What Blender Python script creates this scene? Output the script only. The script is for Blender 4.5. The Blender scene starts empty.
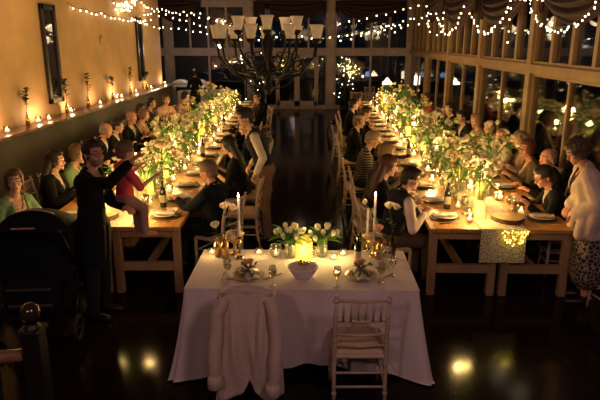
import bpy, math, random
from mathutils import Vector, Matrix
random.seed(7)
C = bpy.context.scene
COL = C.collection
PI = math.pi
R = math.radians
def V(*a): return Vector(a)
def lerp(a, b, t): return a + (b - a) * t
# ---------------------------------------------------------------- camera
H_CAM, PITCH, YAW, FPX = 2.63, R(15.44), R(1.37), 583.0
cam_d = bpy.data.cameras.new('camera'); cam = bpy.data.objects.new('camera', cam_d); COL.objects.link(cam)
cam.location = (0, 0, H_CAM); cam.rotation_euler = (PI/2 - PITCH, 0, YAW)
cam_d.sensor_width = 36; cam_d.lens = 36 * FPX / 600; cam_d.clip_start = 0.05
C.camera = cam
CM = Matrix.Rotation(YAW, 3, 'Z') @ Matrix.Rotation(PI/2 - PITCH, 3, 'X')
def ray(px, py): return CM @ V((px - 300) / FPX, -(py - 200) / FPX, -1)
def at(px, py, h):                      # point of the place at height h seen there
    d = ray(px, py); t = (h - H_CAM) / d.z
    return V(d.x * t, d.y * t, h)
def aty(px, py, y):                     # at distance y down the room
    d = ray(px, py); t = y / d.y
    return V(d.x * t, y, H_CAM + d.z * t)
def atx(px, py, x):
    d = ray(px, py); t = x / d.x
    return V(x, d.y * t, H_CAM + d.z * t)
# ---------------------------------------------------------------- materials
MATS = {}
def mat(name, col, rough=.6, metal=0, spec=.5, bump=0, bscale=30, var=0, vscale=6, emit=None, estr=0, sheen=0, stretch=None, sss=0, coat=0):
    if name in MATS: return MATS[name]
    m = bpy.data.materials.new(name); m.use_nodes = True; nt = m.node_tree; b = nt.nodes['Principled BSDF']
    b.inputs['Base Color'].default_value = (*col, 1); b.inputs['Roughness'].default_value = rough
    b.inputs['Metallic'].default_value = metal; b.inputs['Specular IOR Level'].default_value = spec
    if sheen: b.inputs['Sheen Weight'].default_value = sheen
    if coat: b.inputs['Coat Weight'].default_value = coat
    if emit: b.inputs['Emission Color'].default_value = (*emit, 1); b.inputs['Emission Strength'].default_value = estr
    if var or bump:
        tc = nt.nodes.new('ShaderNodeTexCoord'); mp = nt.nodes.new('ShaderNodeMapping')
        nt.links.new(tc.outputs['Object'], mp.inputs[0])
        if stretch: mp.inputs['Scale'].default_value = stretch
    if var:
        n = nt.nodes.new('ShaderNodeTexNoise'); n.inputs['Scale'].default_value = vscale; n.inputs['Detail'].default_value = 6
        nt.links.new(mp.outputs[0], n.inputs['Vector'])
        r = nt.nodes.new('ShaderNodeValToRGB'); nt.links.new(n.outputs['Fac'], r.inputs[0])
        r.color_ramp.elements[0].position = .3; r.color_ramp.elements[1].position = .7
        r.color_ramp.elements[0].color = (*[c * (1 - var) for c in col], 1)
        r.color_ramp.elements[1].color = (*[min(1, c * (1 + var)) for c in col], 1)
        nt.links.new(r.outputs[0], b.inputs['Base Color'])
    if bump:
        n = nt.nodes.new('ShaderNodeTexNoise'); n.inputs['Scale'].default_value = bscale; n.inputs['Detail'].default_value = 4
        nt.links.new(mp.outputs[0], n.inputs['Vector'])
        bp = nt.nodes.new('ShaderNodeBump'); bp.inputs['Strength'].default_value = bump; bp.inputs['Distance'].default_value = .02
        nt.links.new(n.outputs['Fac'], bp.inputs['Height']); nt.links.new(bp.outputs[0], b.inputs['Normal'])
    MATS[name] = m; return m
def glassmat(name, col=(1, 1, 1), gl=.12, tint=None):      # thin clear glass that lets candle light through
    if name in MATS: return MATS[name]
    m = bpy.data.materials.new(name); m.use_nodes = True; nt = m.node_tree; nt.nodes.clear()
    o = nt.nodes.new('ShaderNodeOutputMaterial'); mx = nt.nodes.new('ShaderNodeMixShader')
    t = nt.nodes.new('ShaderNodeBsdfTransparent'); t.inputs[0].default_value = (*(tint or (.93, .95, .93)), 1)
    g = nt.nodes.new('ShaderNodeBsdfGlossy'); g.inputs['Roughness'].default_value = .04; g.inputs[0].default_value = (*col, 1)
    lw = nt.nodes.new('ShaderNodeLayerWeight'); lw.inputs[0].default_value = .25
    ma = nt.nodes.new('ShaderNodeMath'); ma.operation = 'MULTIPLY_ADD'; ma.inputs[1].default_value = .45; ma.inputs[2].default_value = gl
    nt.links.new(lw.outputs['Fresnel'], ma.inputs[0]); nt.links.new(ma.outputs[0], mx.inputs[0])
    nt.links.new(t.outputs[0], mx.inputs[1]); nt.links.new(g.outputs[0], mx.inputs[2]); nt.links.new(mx.outputs[0], o.inputs[0])
    MATS[name] = m; return m
def petalmat(name, col, k=.5):
    m = mat(name, col, .6)
    nt = m.node_tree; b = nt.nodes['Principled BSDF']; o = nt.nodes['Material Output']; t = nt.nodes.new('ShaderNodeBsdfTranslucent'); t.inputs[0].default_value = (*col, 1)
    mx = nt.nodes.new('ShaderNodeMixShader'); mx.inputs[0].default_value = k; nt.links.new(b.outputs[0], mx.inputs[1]); nt.links.new(t.outputs[0], mx.inputs[2]); nt.links.new(mx.outputs[0], o.inputs[0]); return m
def spot(loc, to, power, col, ang=120, rad=.1):
    l = bpy.data.lights.new('wall_wash_fill', 'SPOT'); l.energy = power; l.color = col; l.shadow_soft_size = rad; l.spot_size = R(ang); l.spot_blend = 1
    o = bpy.data.objects.new('wall_wash_fill', l); COL.objects.link(o); o.location = loc; o.rotation_euler = V(0, 0, -1).rotation_difference((Vector(to) - Vector(loc)).normalized()).to_euler(); return o
def emat(name, col, s):
    if name in MATS: return MATS[name]
    m = bpy.data.materials.new(name); m.use_nodes = True; nt = m.node_tree; nt.nodes.clear()
    o = nt.nodes.new('ShaderNodeOutputMaterial'); e = nt.nodes.new('ShaderNodeEmission')
    e.inputs[0].default_value = (*col, 1); e.inputs[1].default_value = s; nt.links.new(e.outputs[0], o.inputs[0])
    MATS[name] = m; return m
def plankmat(name, c1, c2, width, length, rough, axis='y', gap=.004, bump=.15):
    if name in MATS: return MATS[name]
    m = bpy.data.materials.new(name); m.use_nodes = True; nt = m.node_tree; b = nt.nodes['Principled BSDF']
    tc = nt.nodes.new('ShaderNodeTexCoord'); mp = nt.nodes.new('ShaderNodeMapping'); nt.links.new(tc.outputs['Object'], mp.inputs[0])
    if axis == 'y': mp.inputs['Rotation'].default_value = (0, 0, PI/2)
    br = nt.nodes.new('ShaderNodeTexBrick'); nt.links.new(mp.outputs[0], br.inputs['Vector'])
    br.inputs['Color1'].default_value = (*c1, 1); br.inputs['Color2'].default_value = (*c2, 1)
    br.inputs['Mortar'].default_value = (*[c * .25 for c in c1], 1); br.inputs['Scale'].default_value = 1
    br.inputs['Brick Width'].default_value = length; br.inputs['Row Height'].default_value = width; br.inputs['Mortar Size'].default_value = gap
    n = nt.nodes.new('ShaderNodeTexNoise'); n.inputs['Scale'].default_value = 5; n.inputs['Detail'].default_value = 8
    m2 = nt.nodes.new('ShaderNodeMapping'); m2.inputs['Scale'].default_value = (1.2, 14, 14); nt.links.new(mp.outputs[0], m2.inputs[0]); nt.links.new(m2.outputs[0], n.inputs['Vector'])
    mx = nt.nodes.new('ShaderNodeMix'); mx.data_type = 'RGBA'; mx.blend_type = 'MULTIPLY'; mx.inputs[0].default_value = .8
    rp = nt.nodes.new('ShaderNodeValToRGB'); rp.color_ramp.elements[0].color = (.45, .4, .35, 1); rp.color_ramp.elements[1].color = (1.2, 1.2, 1.2, 1)
    nt.links.new(n.outputs['Fac'], rp.inputs[0]); nt.links.new(br.outputs['Color'], mx.inputs[6]); nt.links.new(rp.outputs[0], mx.inputs[7])
    nt.links.new(mx.outputs[2], b.inputs['Base Color']); b.inputs['Roughness'].default_value = rough
    bp = nt.nodes.new('ShaderNodeBump'); bp.inputs['Strength'].default_value = bump; bp.inputs['Distance'].default_value = .01
    nt.links.new(n.outputs['Fac'], bp.inputs['Height']); nt.links.new(bp.outputs[0], b.inputs['Normal'])
    MATS[name] = m; return m
# ---------------------------------------------------------------- mesh builder
class MB:
    def __init__(s): s.v = []; s.f = []; s.mi = []; s.cur = 0
    def add(s, vs, fs):
        o = len(s.v); s.v += [tuple(p) for p in vs]; s.f += [tuple(i + o for i in f) for f in fs]; s.mi += [s.cur] * len(fs); return s
    def box(s, c, d, rot=None, bev=0):
        x, y, z = d[0]/2, d[1]/2, d[2]/2; c = Vector(c)
        if bev:
            b = min(bev, x * .9, y * .9, z * .9); pts = []
            for sx in (-1, 1):
                for sy in (-1, 1):
                    for sz in (-1, 1):
                        pts += [V(sx*x, sy*(y-b), sz*(z-b)), V(sx*(x-b), sy*y, sz*(z-b)), V(sx*(x-b), sy*(y-b), sz*z)]
            if rot: pts = [rot @ p for p in pts]
            def k(sx, sy, sz, a): return ((sx > 0) * 4 + (sy > 0) * 2 + (sz > 0)) * 3 + a
            F = []
            for q in (-1, 1):
                F.append([k(q,-1,-1,0), k(q,1,-1,0), k(q,1,1,0), k(q,-1,1,0)][::q])
                F.append([k(1,q,-1,1), k(-1,q,-1,1), k(-1,q,1,1), k(1,q,1,1)][::q])
                F.append([k(-1,-1,q,2), k(1,-1,q,2), k(1,1,q,2), k(-1,1,q,2)][::q])
                for w in (-1, 1):
                    F.append([k(q,w,-1,0), k(q,w,1,0), k(q,w,1,1), k(q,w,-1,1)][::-q*w])
                    F.append([k(q,-1,w,0), k(q,-1,w,2), k(q,1,w,2), k(q,1,w,0)][::-q*w])
                    F.append([k(-1,q,w,1), k(1,q,w,1), k(1,q,w,2), k(-1,q,w,2)][::-q*w])
                    for u in (-1, 1): F.append([k(q,w,u,0), k(q,w,u,1), k(q,w,u,2)][::q*w*u])
            return s.add([c + p for p in pts], F)
        pts = [V(i, j, k) for i in (-x, x) for j in (-y, y) for k in (-z, z)]
        if rot: pts = [rot @ p for p in pts]
        return s.add([c + p for p in pts], [(0,1,3,2),(4,6,7,5),(0,4,5,1),(2,3,7,6),(0,2,6,4),(1,5,7,3)])
    def tube(s, path, rad, n=8, cap=True):
        path = [Vector(p) for p in path]; m = len(path); rads = rad if isinstance(rad, (list, tuple)) else [rad] * m
        vs = []; up = None
        for i, p in enumerate(path):
            t = (path[min(i+1, m-1)] - path[max(i-1, 0)]).normalized()
            if up is None: up = V(0, 0, 1) if abs(t.z) < .9 else V(1, 0, 0)
            a = t.cross(up)
            if a.length < 1e-5: a = t.cross(V(0, 1, .3))
            a.normalize(); b = a.cross(t).normalized(); up = b
            for k in range(n):
                q = 2 * PI * k / n; vs.append(p + a * math.cos(q) * rads[i] + b * math.sin(q) * rads[i])
        fs = [(i*n + k, i*n + (k+1) % n, (i+1)*n + (k+1) % n, (i+1)*n + k) for i in range(m-1) for k in range(n)]
        if cap: fs += [tuple(range(n))[::-1], tuple((m-1)*n + k for k in range(n))]
        return s.add(vs, fs)
    def lathe(s, prof, c=(0, 0, 0), n=16, capb=False, capt=False):
        c = Vector(c); vs = [c + V(r * math.cos(2*PI*k/n), r * math.sin(2*PI*k/n), z) for r, z in prof for k in range(n)]
        m = len(prof); fs = [(i*n + k, i*n + (k+1) % n, (i+1)*n + (k+1) % n, (i+1)*n + k) for i in range(m-1) for k in range(n)]
        if capb: fs.append(tuple(range(n))[::-1])
        if capt: fs.append(tuple((m-1)*n + k for k in range(n)))
        return s.add(vs, fs)
    def rcone(s, p0, r0, p1, r1, n=10, k=3):
        p0 = Vector(p0); p1 = Vector(p1); t = (p1 - p0)
        t = t.normalized() if t.length > 1e-6 else V(0, 0, 1)
        a = t.cross(V(0, 0, 1) if abs(t.z) < .9 else V(1, 0, 0)).normalized(); b = t.cross(a)
        vs = [p0 - t * r0]; rings = []
        for i in range(1, k + 1): q = -PI/2 + PI/2 * i / k; rings.append((p0 + t * math.sin(q) * r0, r0 * math.cos(q)))
        for i in range(0, k): q = PI/2 * i / k; rings.append((p1 + t * math.sin(q) * r1, r1 * math.cos(q)))
        for c, r in rings: vs += [c + a * r * math.cos(2*PI*j/n) + b * r * math.sin(2*PI*j/n) for j in range(n)]
        vs.append(p1 + t * r1); L = len(rings)
        fs = [(0, 1 + (j+1) % n, 1 + j) for j in range(n)]
        fs += [(1 + i*n + j, 1 + i*n + (j+1) % n, 1 + (i+1)*n + (j+1) % n, 1 + (i+1)*n + j) for i in range(L-1) for j in range(n)]
        fs += [(1 + (L-1)*n + j, 1 + (L-1)*n + (j+1) % n, len(vs) - 1) for j in range(n)]
        return s.add(vs, fs)
    def ell(s, c, r, rot=None, n=14, m=9):
        c = Vector(c); vs = [V(0, 0, -r[2])]
        for i in range(1, m): q = -PI/2 + PI * i / m; vs += [V(r[0]*math.cos(q)*math.cos(2*PI*j/n), r[1]*math.cos(q)*math.sin(2*PI*j/n), r[2]*math.sin(q)) for j in range(n)]
        vs.append(V(0, 0, r[2]))
        if rot: vs = [rot @ p for p in vs]
        fs = [(0, 1 + (j+1) % n, 1 + j) for j in range(n)]
        fs += [(1 + i*n + j, 1 + i*n + (j+1) % n, 1 + (i+1)*n + (j+1) % n, 1 + (i+1)*n + j) for i in range(m-2) for j in range(n)]
        fs += [(1 + (m-2)*n + j, 1 + (m-2)*n + (j+1) % n, len(vs) - 1) for j in range(n)]
        return s.add([c + p for p in vs], fs)
    def grid(s, fn, nu, nv, wrap=False):
        vs = [fn(i / nu, j / nv) for i in range(nu + (0 if wrap else 1)) for j in range(nv + 1)]; w = nv + 1; N = nu if wrap else nu + 1
        fs = [(i*w + j, ((i+1) % N)*w + j, ((i+1) % N)*w + j + 1, i*w + j + 1) for i in range(nu) for j in range(nv)]
        return s.add(vs, fs)
    def mesh(s, name='mesh', smooth=False):
        me = bpy.data.meshes.new(name); me.from_pydata([tuple(v) for v in s.v], [], s.f); me.update()
        if smooth: me.polygons.foreach_set('use_smooth', [True] * len(me.polygons))
        if any(s.mi): me.polygons.foreach_set('material_index', s.mi)
        return me
def obj(name, src, m, parent=None, smooth=False, solid=0, loc=None, bevel=0, subd=0):
    me = src.mesh(name, smooth) if isinstance(src, MB) else src
    if not me.materials:
        for k in (m if isinstance(m, (list, tuple)) else [m]): me.materials.append(k)
    o = bpy.data.objects.new(name, me); COL.objects.link(o)
    if parent: o.parent = parent
    if loc: o.location = loc
    if solid: md = o.modifiers.new('s', 'SOLIDIFY'); md.thickness = solid; md.offset = 0
    if bevel: md = o.modifiers.new('b', 'BEVEL'); md.width = bevel; md.segments = 2
    if subd: md = o.modifiers.new('d', 'SUBSURF'); md.levels = subd; md.render_levels = subd
    return o
def tag(o, label, cat, group=None, kind=None):
    o['label'] = label; o['category'] = cat
    if group: o['group'] = group
    if kind: o['kind'] = kind
    return o
def thing(name, label, cat, loc=(0, 0, 0), rz=0, group=None):
    o = bpy.data.objects.new(name, None); COL.objects.link(o); o.empty_display_size = .05
    o.location = loc; o.rotation_euler = (0, 0, rz); return tag(o, label, cat, group)
def struct(name, src, m, parent=None, **k):
    o = obj(name, src, m, parent, **k)
    if not parent: o['kind'] = 'structure'
    return o
KIDS = {}
def dup(root, loc, rz=0, label=None, group=None, sc=None):
    if root.name not in KIDS: KIDS[root.name] = [(c, list(c.children)) for c in root.children]
    r = root.copy(); COL.objects.link(r); r.location = loc; r.rotation_euler = (0, 0, rz)
    if sc: r.scale = (sc, sc, sc) if not isinstance(sc, tuple) else sc
    if label: r['label'] = label
    if group: r['group'] = group
    for ch, g in KIDS[root.name]:
        c = ch.copy(); COL.objects.link(c); c.parent = r
        for q in g: d = q.copy(); COL.objects.link(d); d.parent = c
    return r
def maker(build):                       # first call builds the thing, later calls copy it
    st = {}
    def place(loc, rz=0, label='', group=None, sc=None):
        if 'o' not in st: st['o'] = build(); o = st['o']; o.location = loc; o.rotation_euler = (0, 0, rz); o['label'] = label
        else: return dup(st['o'], loc, rz, label, group, sc)
        if group: o['group'] = group
        if sc: o.scale = (sc, sc, sc) if not isinstance(sc, tuple) else sc
        return o
    return place
def lamp(loc, power, col=(1, .6, .25), rad=.03):
    l = bpy.data.lights.new('candle_or_fill_light', 'POINT'); l.energy = power; l.color = col; l.shadow_soft_size = rad
    o = bpy.data.objects.new('candle_or_fill_light', l); COL.objects.link(o); o.location = loc; return o
ORD = ['first','second','third','fourth','fifth','sixth','seventh','eighth','ninth','tenth','eleventh','twelfth','thirteenth','fourteenth','fifteenth','sixteenth','seventeenth','eighteenth','nineteenth','twentieth']
ORD += ['twenty-' + q for q in ORD[:9]] + ['thirtieth'] + ['thirty-' + q for q in ORD[:9]] + ['fortieth'] + ['forty-' + q for q in ORD[:9]]
# ---------------------------------------------------------------- people
SKIN = lambda k: mat('skin_' + k, dict(fair=(.62, .36, .25), ruddy=(.62, .28, .19), tan=(.5, .28, .18))[k], .5, var=.12, vscale=14, bump=.05, bscale=90)
def cloth(name, col, rough=.85, var=.15): return mat('cloth_' + name, col, rough, bump=.35, bscale=22, var=var, vscale=9, sheen=.03, spec=.12)
def remesh(mb, vox, smooth=4, name='body'):
    me = mb.mesh(name); o = bpy.data.objects.new('tmp', me); COL.objects.link(o)
    a = o.modifiers.new('r', 'REMESH'); a.mode = 'VOXEL'; a.voxel_size = vox; a.use_smooth_shade = True
    if smooth: b = o.modifiers.new('s', 'SMOOTH'); b.factor = .5; b.iterations = smooth
    dg = bpy.context.evaluated_depsgraph_get()
    out = bpy.data.meshes.new_from_object(o.evaluated_get(dg)); out.name = name
    bpy.data.objects.remove(o); bpy.data.meshes.remove(me); return out
def cull(me, fn):                       # drop the faces whose centre satisfies fn
    import bmesh
    bm = bmesh.new(); bm.from_mesh(me)
    bmesh.ops.delete(bm, geom=[f for f in bm.faces if fn(f.calc_center_median())], context='FACES')
    bm.to_mesh(me); bm.free(); return me
def ik(S, W, l1, l2, hint):
    d = W - S; L = min(d.length, (l1 + l2) * .995); t = d.normalized()
    a = (l1*l1 - l2*l2 + L*L) / (2*L); h = math.sqrt(max(l1*l1 - a*a, 0)); k = (hint - t * hint.dot(t)).normalized()
    return S + t * a + k * h, S + t * L
def hand(mb, W, d, n, side, s, curl=.5, point=False):
    d = d.normalized(); n = (n - d * n.dot(d)).normalized(); x = d.cross(n) * side      # x towards the thumb
    P = lambda a, b, c: W + (d * a + x * b + n * c) * s
    mb.rcone(W, .026*s, P(.03, 0, 0), .026*s); 
    for j, b in enumerate((.03, .01, -.011, -.03)): mb.rcone(P(.02, b*.55, 0), .017*s, P(.088 - .004*abs(j-1), b, 0), .0125*s, 8)
    for j, (b, L) in enumerate(((.032, .072), (.011, .082), (-.012, .075), (-.033, .058))):
        c = curl * (.12 if (point and j == 0) else 1); a0 = P(.088 - .004*abs(j-1), b, 0); q = c * .9
        e = V(math.cos(q), b * 2.2 * (1 - c * .6), math.sin(q)); a1 = a0 + (d*e.x + x*e.y + n*e.z) * L*.5*s
        q2 = c * 2.1; a2 = a1 + (d*math.cos(q2) + x*e.y*.6 + n*math.sin(q2)) * L*.5*s
        mb.rcone(a0, .0105*s, a1, .0092*s, 8); mb.rcone(a1, .0092*s, a2, .0075*s, 8)
    t0 = P(.025, .024, .004); t1 = P(.062, .058, .012); t2 = P(.088, .066, .024)
    mb.rcone(t0, .0145*s, t1, .0115*s, 8); mb.rcone(t1, .0115*s, t2, .0085*s, 8)
PEOPLE = []
def person(label, loc, face, sit=True, lean=12, twist=0, side=0, head=(0, 0), hl=None, hr=None, s=1.0, fem=False, skin='fair',
           hair='short', hcol=(.05, .03, .02), wear=('jacket', (.012, .012, .018)), shirt=(.6, .55, .5), tie=None, legs=(.015, .015, .02), skirt=False,
           glasses=False, vox=.008, beard=False, group=None, curl=.5, pt=False, feet=True, hz=None, ppl=True, hn=None, bald=1.0, hs=1.0, hemlen=0, legpose=None):
    root = thing('person', label, 'person' if ppl else 'person', loc, 0, group)
    root.rotation_euler = (0, 0, R(face) - PI/2)
    hz = hz if hz else (.55 if sit else .93 * s); hip = V(0, 0, hz)
    T = Matrix.Rotation(R(twist), 3, 'Z') @ Matrix.Rotation(R(side), 3, 'Y') @ Matrix.Rotation(R(-lean), 3, 'X')
    P = lambda x, y, z: hip + T @ (V(x, y, z) * s)
    sw = .155 if fem else .178
    b = MB()
    def torso(m, g=0, low=True):
        wz = .115 if fem else .135
        if low: m.ell(P(0, 0, .0), ((.168 if fem else .16)*s + g, .112*s + g, .115*s + g), T)
        m.ell(P(0, 0, .12), ((wz+.012)*s + g, .1*s + g, .15*s + g), T)
        m.ell(P(0, .0, .25), (wz*s + g, .1*s + g, .15*s + g), T); m.ell(P(0, .005, .36), ((sw-.018)*s + g, .112*s + g, .15*s + g), T)
        m.rcone(P(-sw+.035, -.01, .455), .058*s + g, P(sw-.035, -.01, .455), .058*s + g)
        m.rcone(P(-.09, -.012, .46), .055*s + g, P(0, -.012, .505), .055*s + g); m.rcone(P(.09, -.012, .46), .055*s + g, P(0, -.012, .505), .055*s + g)
        if fem:
            for q in (-1, 1): m.ell(P(q*.07, .085, .335), (.062*s + g, .055*s + g, .06*s + g), T)
    torso(b)
    nb = P(0, -.01, .5); nt = P(0, .03, .61)
    b.rcone(nb, .056*s, nt, .05*s)
    HD = Matrix.Rotation(R(head[0]), 3, 'Z') @ Matrix.Rotation(R(-head[1]), 3, 'X')
    hc = nt + (T @ V(0, .0, .03) + HD @ V(0, .01, .055)) * s; k = s * hs
    Q = lambda x, y, z: hc + HD @ (V(x, y, z) * k)
    b.ell(Q(0, -.012, .028), (.075*k, .095*k, .088*k), HD); b.ell(Q(0, .02, -.045), (.058*k, .068*k, .072*k), HD)
    b.ell(Q(0, .066, -.098), (.024*k, .02*k, .02*k), HD); b.rcone(Q(0, .074, .008), .011*k, Q(0, .1, -.034), .0155*k, 8)
    for q in (-1, 1):
        b.rcone(Q(q*.014, .082, .026), .012*k, Q(q*.05, .063, .024), .012*k, 8); b.ell(Q(q*.04, .052, -.03), (.026*k, .028*k, .026*k), HD)
        b.ell(Q(q*.077, -.012, -.012), (.012*k, .022*k, .033*k), HD)
    b.rcone(Q(-.018, .078, -.066), .009*k, Q(.018, .078, -.066), .009*k, 8)
    # arms
    arms = {}
    for q, tg in ((-1, hl), (1, hr)):
        S = P(q*sw, -.01, .45)
        W = Vector(tg) if tg else P(q*.24, .04, -.05)
        E, W = ik(S, W, .29*s, .255*s, V(q*.55, -.35, -.9)); arms[q] = (S, E, W)
        b.rcone(S, .05*s, E, .037*s); b.rcone(E, .038*s, W, .025*s)
        d = (W - E).normalized(); n = (Vector(hn[0 if q < 0 else 1]) if hn else (V(-q*.2, .1, -1) if tg else V(-q, 0, 0)))
        hand(b, W, d if not tg else (d + V(0, 0, .1 if sit else 0)).normalized(), n, q * 1, s, curl, pt and q == 1)
    # legs
    lg = {}
    for q in (-1, 1):
        h0 = hip + V(q*.09*s, 0, 0)
        if sit: kn = V(q*.11*s, .43*s, hz - .05); an = V(q*.12*s, .44*s, .09)
        else: kn = V(q*.095*s, .02*s, hz*.53); an = V(q*.1*s, -.01, .085*s)
        if legpose: kn, an = (hip + Vector(p_) for p_ in legpose[0 if q < 0 else 1])
        lg[q] = (h0, kn, an)
        b.rcone(h0, .088*s, kn, .056*s); b.rcone(kn, .055*s, an, .036*s); b.rcone(an, .036*s, an + V(0, .02*s, -.04*s), .034*s); 
        b.rcone(an + V(0, -.02, -.045)*s, .034*s, an + V(q*.012, .15, -.058)*s, .026*s)
    sk = SKIN(skin)
    obj('body', remesh(b, vox, 3), sk, root)
    # ---- clothes
    kind, col = wear; cv = max(vox * 1.3, .011)
    inv = T.transposed(); 
    def arm_cloth(m, g, to=1.0, q_=( -1, 1)):
        for q in q_:
            S, E, W = arms[q]; m.rcone(S, .052*s + g, E, .041*s + g)
            if to > .5: m.rcone(E, .041*s + g, E + (W - E) * (.93 if to == 1 else to - .5), .03*s + g)
    def vcut(top, bot, w, extra=0):
        def f(c):
            l = inv @ (c - hip) / s
            return l.y > .0 and bot < l.z and abs(l.x) < w * (l.z - bot) / (top - bot)
        return f
    if kind in ('jacket', 'vest', 'coat'):
        m = MB(); torso(m, .009); 
        if kind == 'vest': arm_cloth(m, .01)
        me = remesh(m, cv, 3, 'shirt'); obj('shirt', me, cloth('s%.2f%.2f%.2f' % shirt, shirt), root)
        cl = MB(); cl.tube([P(.066*math.cos(a), -.0 + .062*math.sin(a), .525 + (.02 if math.sin(a) < 0 else -.012)) for a in [PI*2*i/14 + .25 + PI/2 for i in range(14)]], .0135*s, 8); 
        obj('collar', cl, cloth('s%.2f%.2f%.2f' % shirt, shirt), root, True)
        m = MB(); torso(m, .022, kind != 'vest')
        if kind != 'vest':
            arm_cloth(m, .014)
            m.ell(P(0, 0, .02), (.185*s, .14*s, .13*s), T)
            if not sit: m.rcone(P(-.05, 0, -.02), .15*s, P(-.05, 0, -.14 - hemlen), .15*s); m.rcone(P(.05, 0, -.02), .15*s, P(.05, 0, -.14 - hemlen), .15*s)
        me = remesh(m, cv, 3, kind)
        cull(me, vcut(.53, .2 if kind == 'jacket' else .28, .085)); 
        if kind == 'vest': cull(me, lambda c: abs((inv @ (c - hip)).x) > (sw - .012) * s or (inv @ (c - hip)).z < -.06*s)
        obj('waistcoat' if kind == 'vest' else kind, me, cloth(kind + '%.2f%.2f%.2f' % col, col), root, solid=.006)
        if tie:
            m = MB(); m.grid(lambda u, v: P((v-.5)*(.035 + .035*u), .128 + .012*math.sin(u*3) + .006*math.sin(v*PI), .5 - .3*u), 10, 4); obj('tie', m, cloth('tie%.2f%.2f%.2f' % tie, tie), root, True, .006)
    else:
        m = MB(); torso(m, .012); sl = dict(dress=.45, top=1.0, tee=.45, cardigan=1.0, shawl=1.0)[kind]
        if kind in ('cardigan', 'shawl'):
            torso_m = MB(); torso(torso_m, .009); obj('blouse', cull(remesh(torso_m, cv, 3, 'blouse'), vcut(.56, .40, .1)), mat('print_blouse' + '%.2f%.2f%.2f' % shirt, shirt, .8, var=.7, vscale=28), root, solid=.004)
            m = MB(); torso(m, .022)
        if kind == 'shawl':
            arm_cloth(m, .045)
            for q in (-1, 1):
                S, E, W = arms[q]; F_ = E.lerp(W, .55); m.rcone(S, .072*s, E, .08*s); m.rcone(E, .08*s, F_, .075*s); m.rcone(E, .08*s, P(q*.17, .07, -.1), .085*s); m.rcone(F_, .07*s, P(q*.16, .16, -.12), .06*s)
                for y_ in (-.03, .04): m.rcone(P(q*.12, y_, .36), .1*s, P(q*.15, y_, -.12), .1*s)
            m.rcone(P(-.06, -.03, .3), .11*s, P(-.08, -.02, -.14), .13*s); m.rcone(P(.06, -.03, .3), .11*s, P(.08, -.02, -.14), .13*s)
        else: arm_cloth(m, .012, sl)
        me = remesh(m, cv, 4 if kind != 'shawl' else 12, kind)
        cull(me, vcut(.56, .40 if kind not in ('cardigan', 'shawl') else .08, .1))
        nm = dict(dress='dress', top='top', tee='top', cardigan='cardigan', shawl='shawl')[kind]
        obj(nm, me, cloth(kind + '%.2f%.2f%.2f' % col, col), root, solid=.006)
    m = MB(); g = .014; m.ell(hip, (.166*s + g, .118*s + g, .1*s + g))
    if skirt:
        a, c_ = (lg[-1], lg[1])
        for q in (-1, 1): m.rcone(lg[q][0], .1*s + g, lg[q][1] + V(0, .02, 0), .075*s + g)
        m.rcone(hip, .11*s, (lg[-1][1] + lg[1][1]) / 2, .08*s)
        if not sit:
            for q in (-1, 0, 1): m.rcone(hip + V(q*.07, 0, -.05), .14*s, V(q*.1, -.01, .34), .17*s)
        obj('skirt', remesh(m, cv, 4, 'skirt'), legs if hasattr(legs, 'name') else cloth('k%.2f%.2f%.2f' % legs, legs), root)
    else:
        for q in (-1, 1): m.rcone(lg[q][0], .088*s + g, lg[q][1], .06*s + g); m.rcone(lg[q][1], .06*s + g, lg[q][2] + V(0, 0, -.01), .044*s + g)
        obj('trousers', remesh(m, cv, 4, 'trousers'), cloth('k%.2f%.2f%.2f' % legs, legs), root)
    if feet:
        for q in (-1, 1):
            m = MB(); an = lg[q][2]; m.rcone(an + V(0, -.025, -.045)*s, .043*s, an + V(q*.012, .16, -.058)*s, .034*s, 12); m.rcone(an + V(0, 0, -.03)*s, .045*s, an + V(0, 0, .0)*s, .043*s)
            obj('shoe', m, mat('shoe_leather' if feet is True else 'shoe_pink', (.012, .01, .01) if feet is True else (.45, .2, .17), .4), root, True)
    # ---- face and hair
    for q in (-1, 1):
        m = MB(); m.ell(Q(q*.031, .074, .006), (.0125*k,)*3, HD, 12, 8); e_ = obj('eye', m, mat('eye_white', (.7, .66, .6), .25), root, True)
        m = MB(); m.ell(Q(q*.031, .0835, .006), (.0062*k, .0042*k, .0062*k), HD, 10, 6); obj('iris', m, mat('iris_dark', (.03, .018, .012), .2), e_, True)
        m = MB(); m.rcone(Q(q*.016, .092, .031), .004*k, Q(q*.047, .077, .033), .003*k, 6); obj('eyebrow', m, mat('h%.3f%.3f%.3f' % hcol, hcol, .6), root, True)
    m = MB(); m.rcone(Q(-.02, .083, -.064), .005*k, Q(.02, .083, -.064), .005*k, 6); m.rcone(Q(-.016, .083, -.071), .006*k, Q(.016, .083, -.071), .006*k, 6)
    obj('mouth', m, mat('lip_' + ('f' if fem else 'm'), (.42, .11, .09) if fem else (.42, .19, .14), .4), root, True)
    hm = mat('h%.3f%.3f%.3f' % hcol, hcol, .55, bump=.8, bscale=70, stretch=(1, 1, .25), var=.4, vscale=30)
    m = MB(); HI = HD.transposed()
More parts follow.
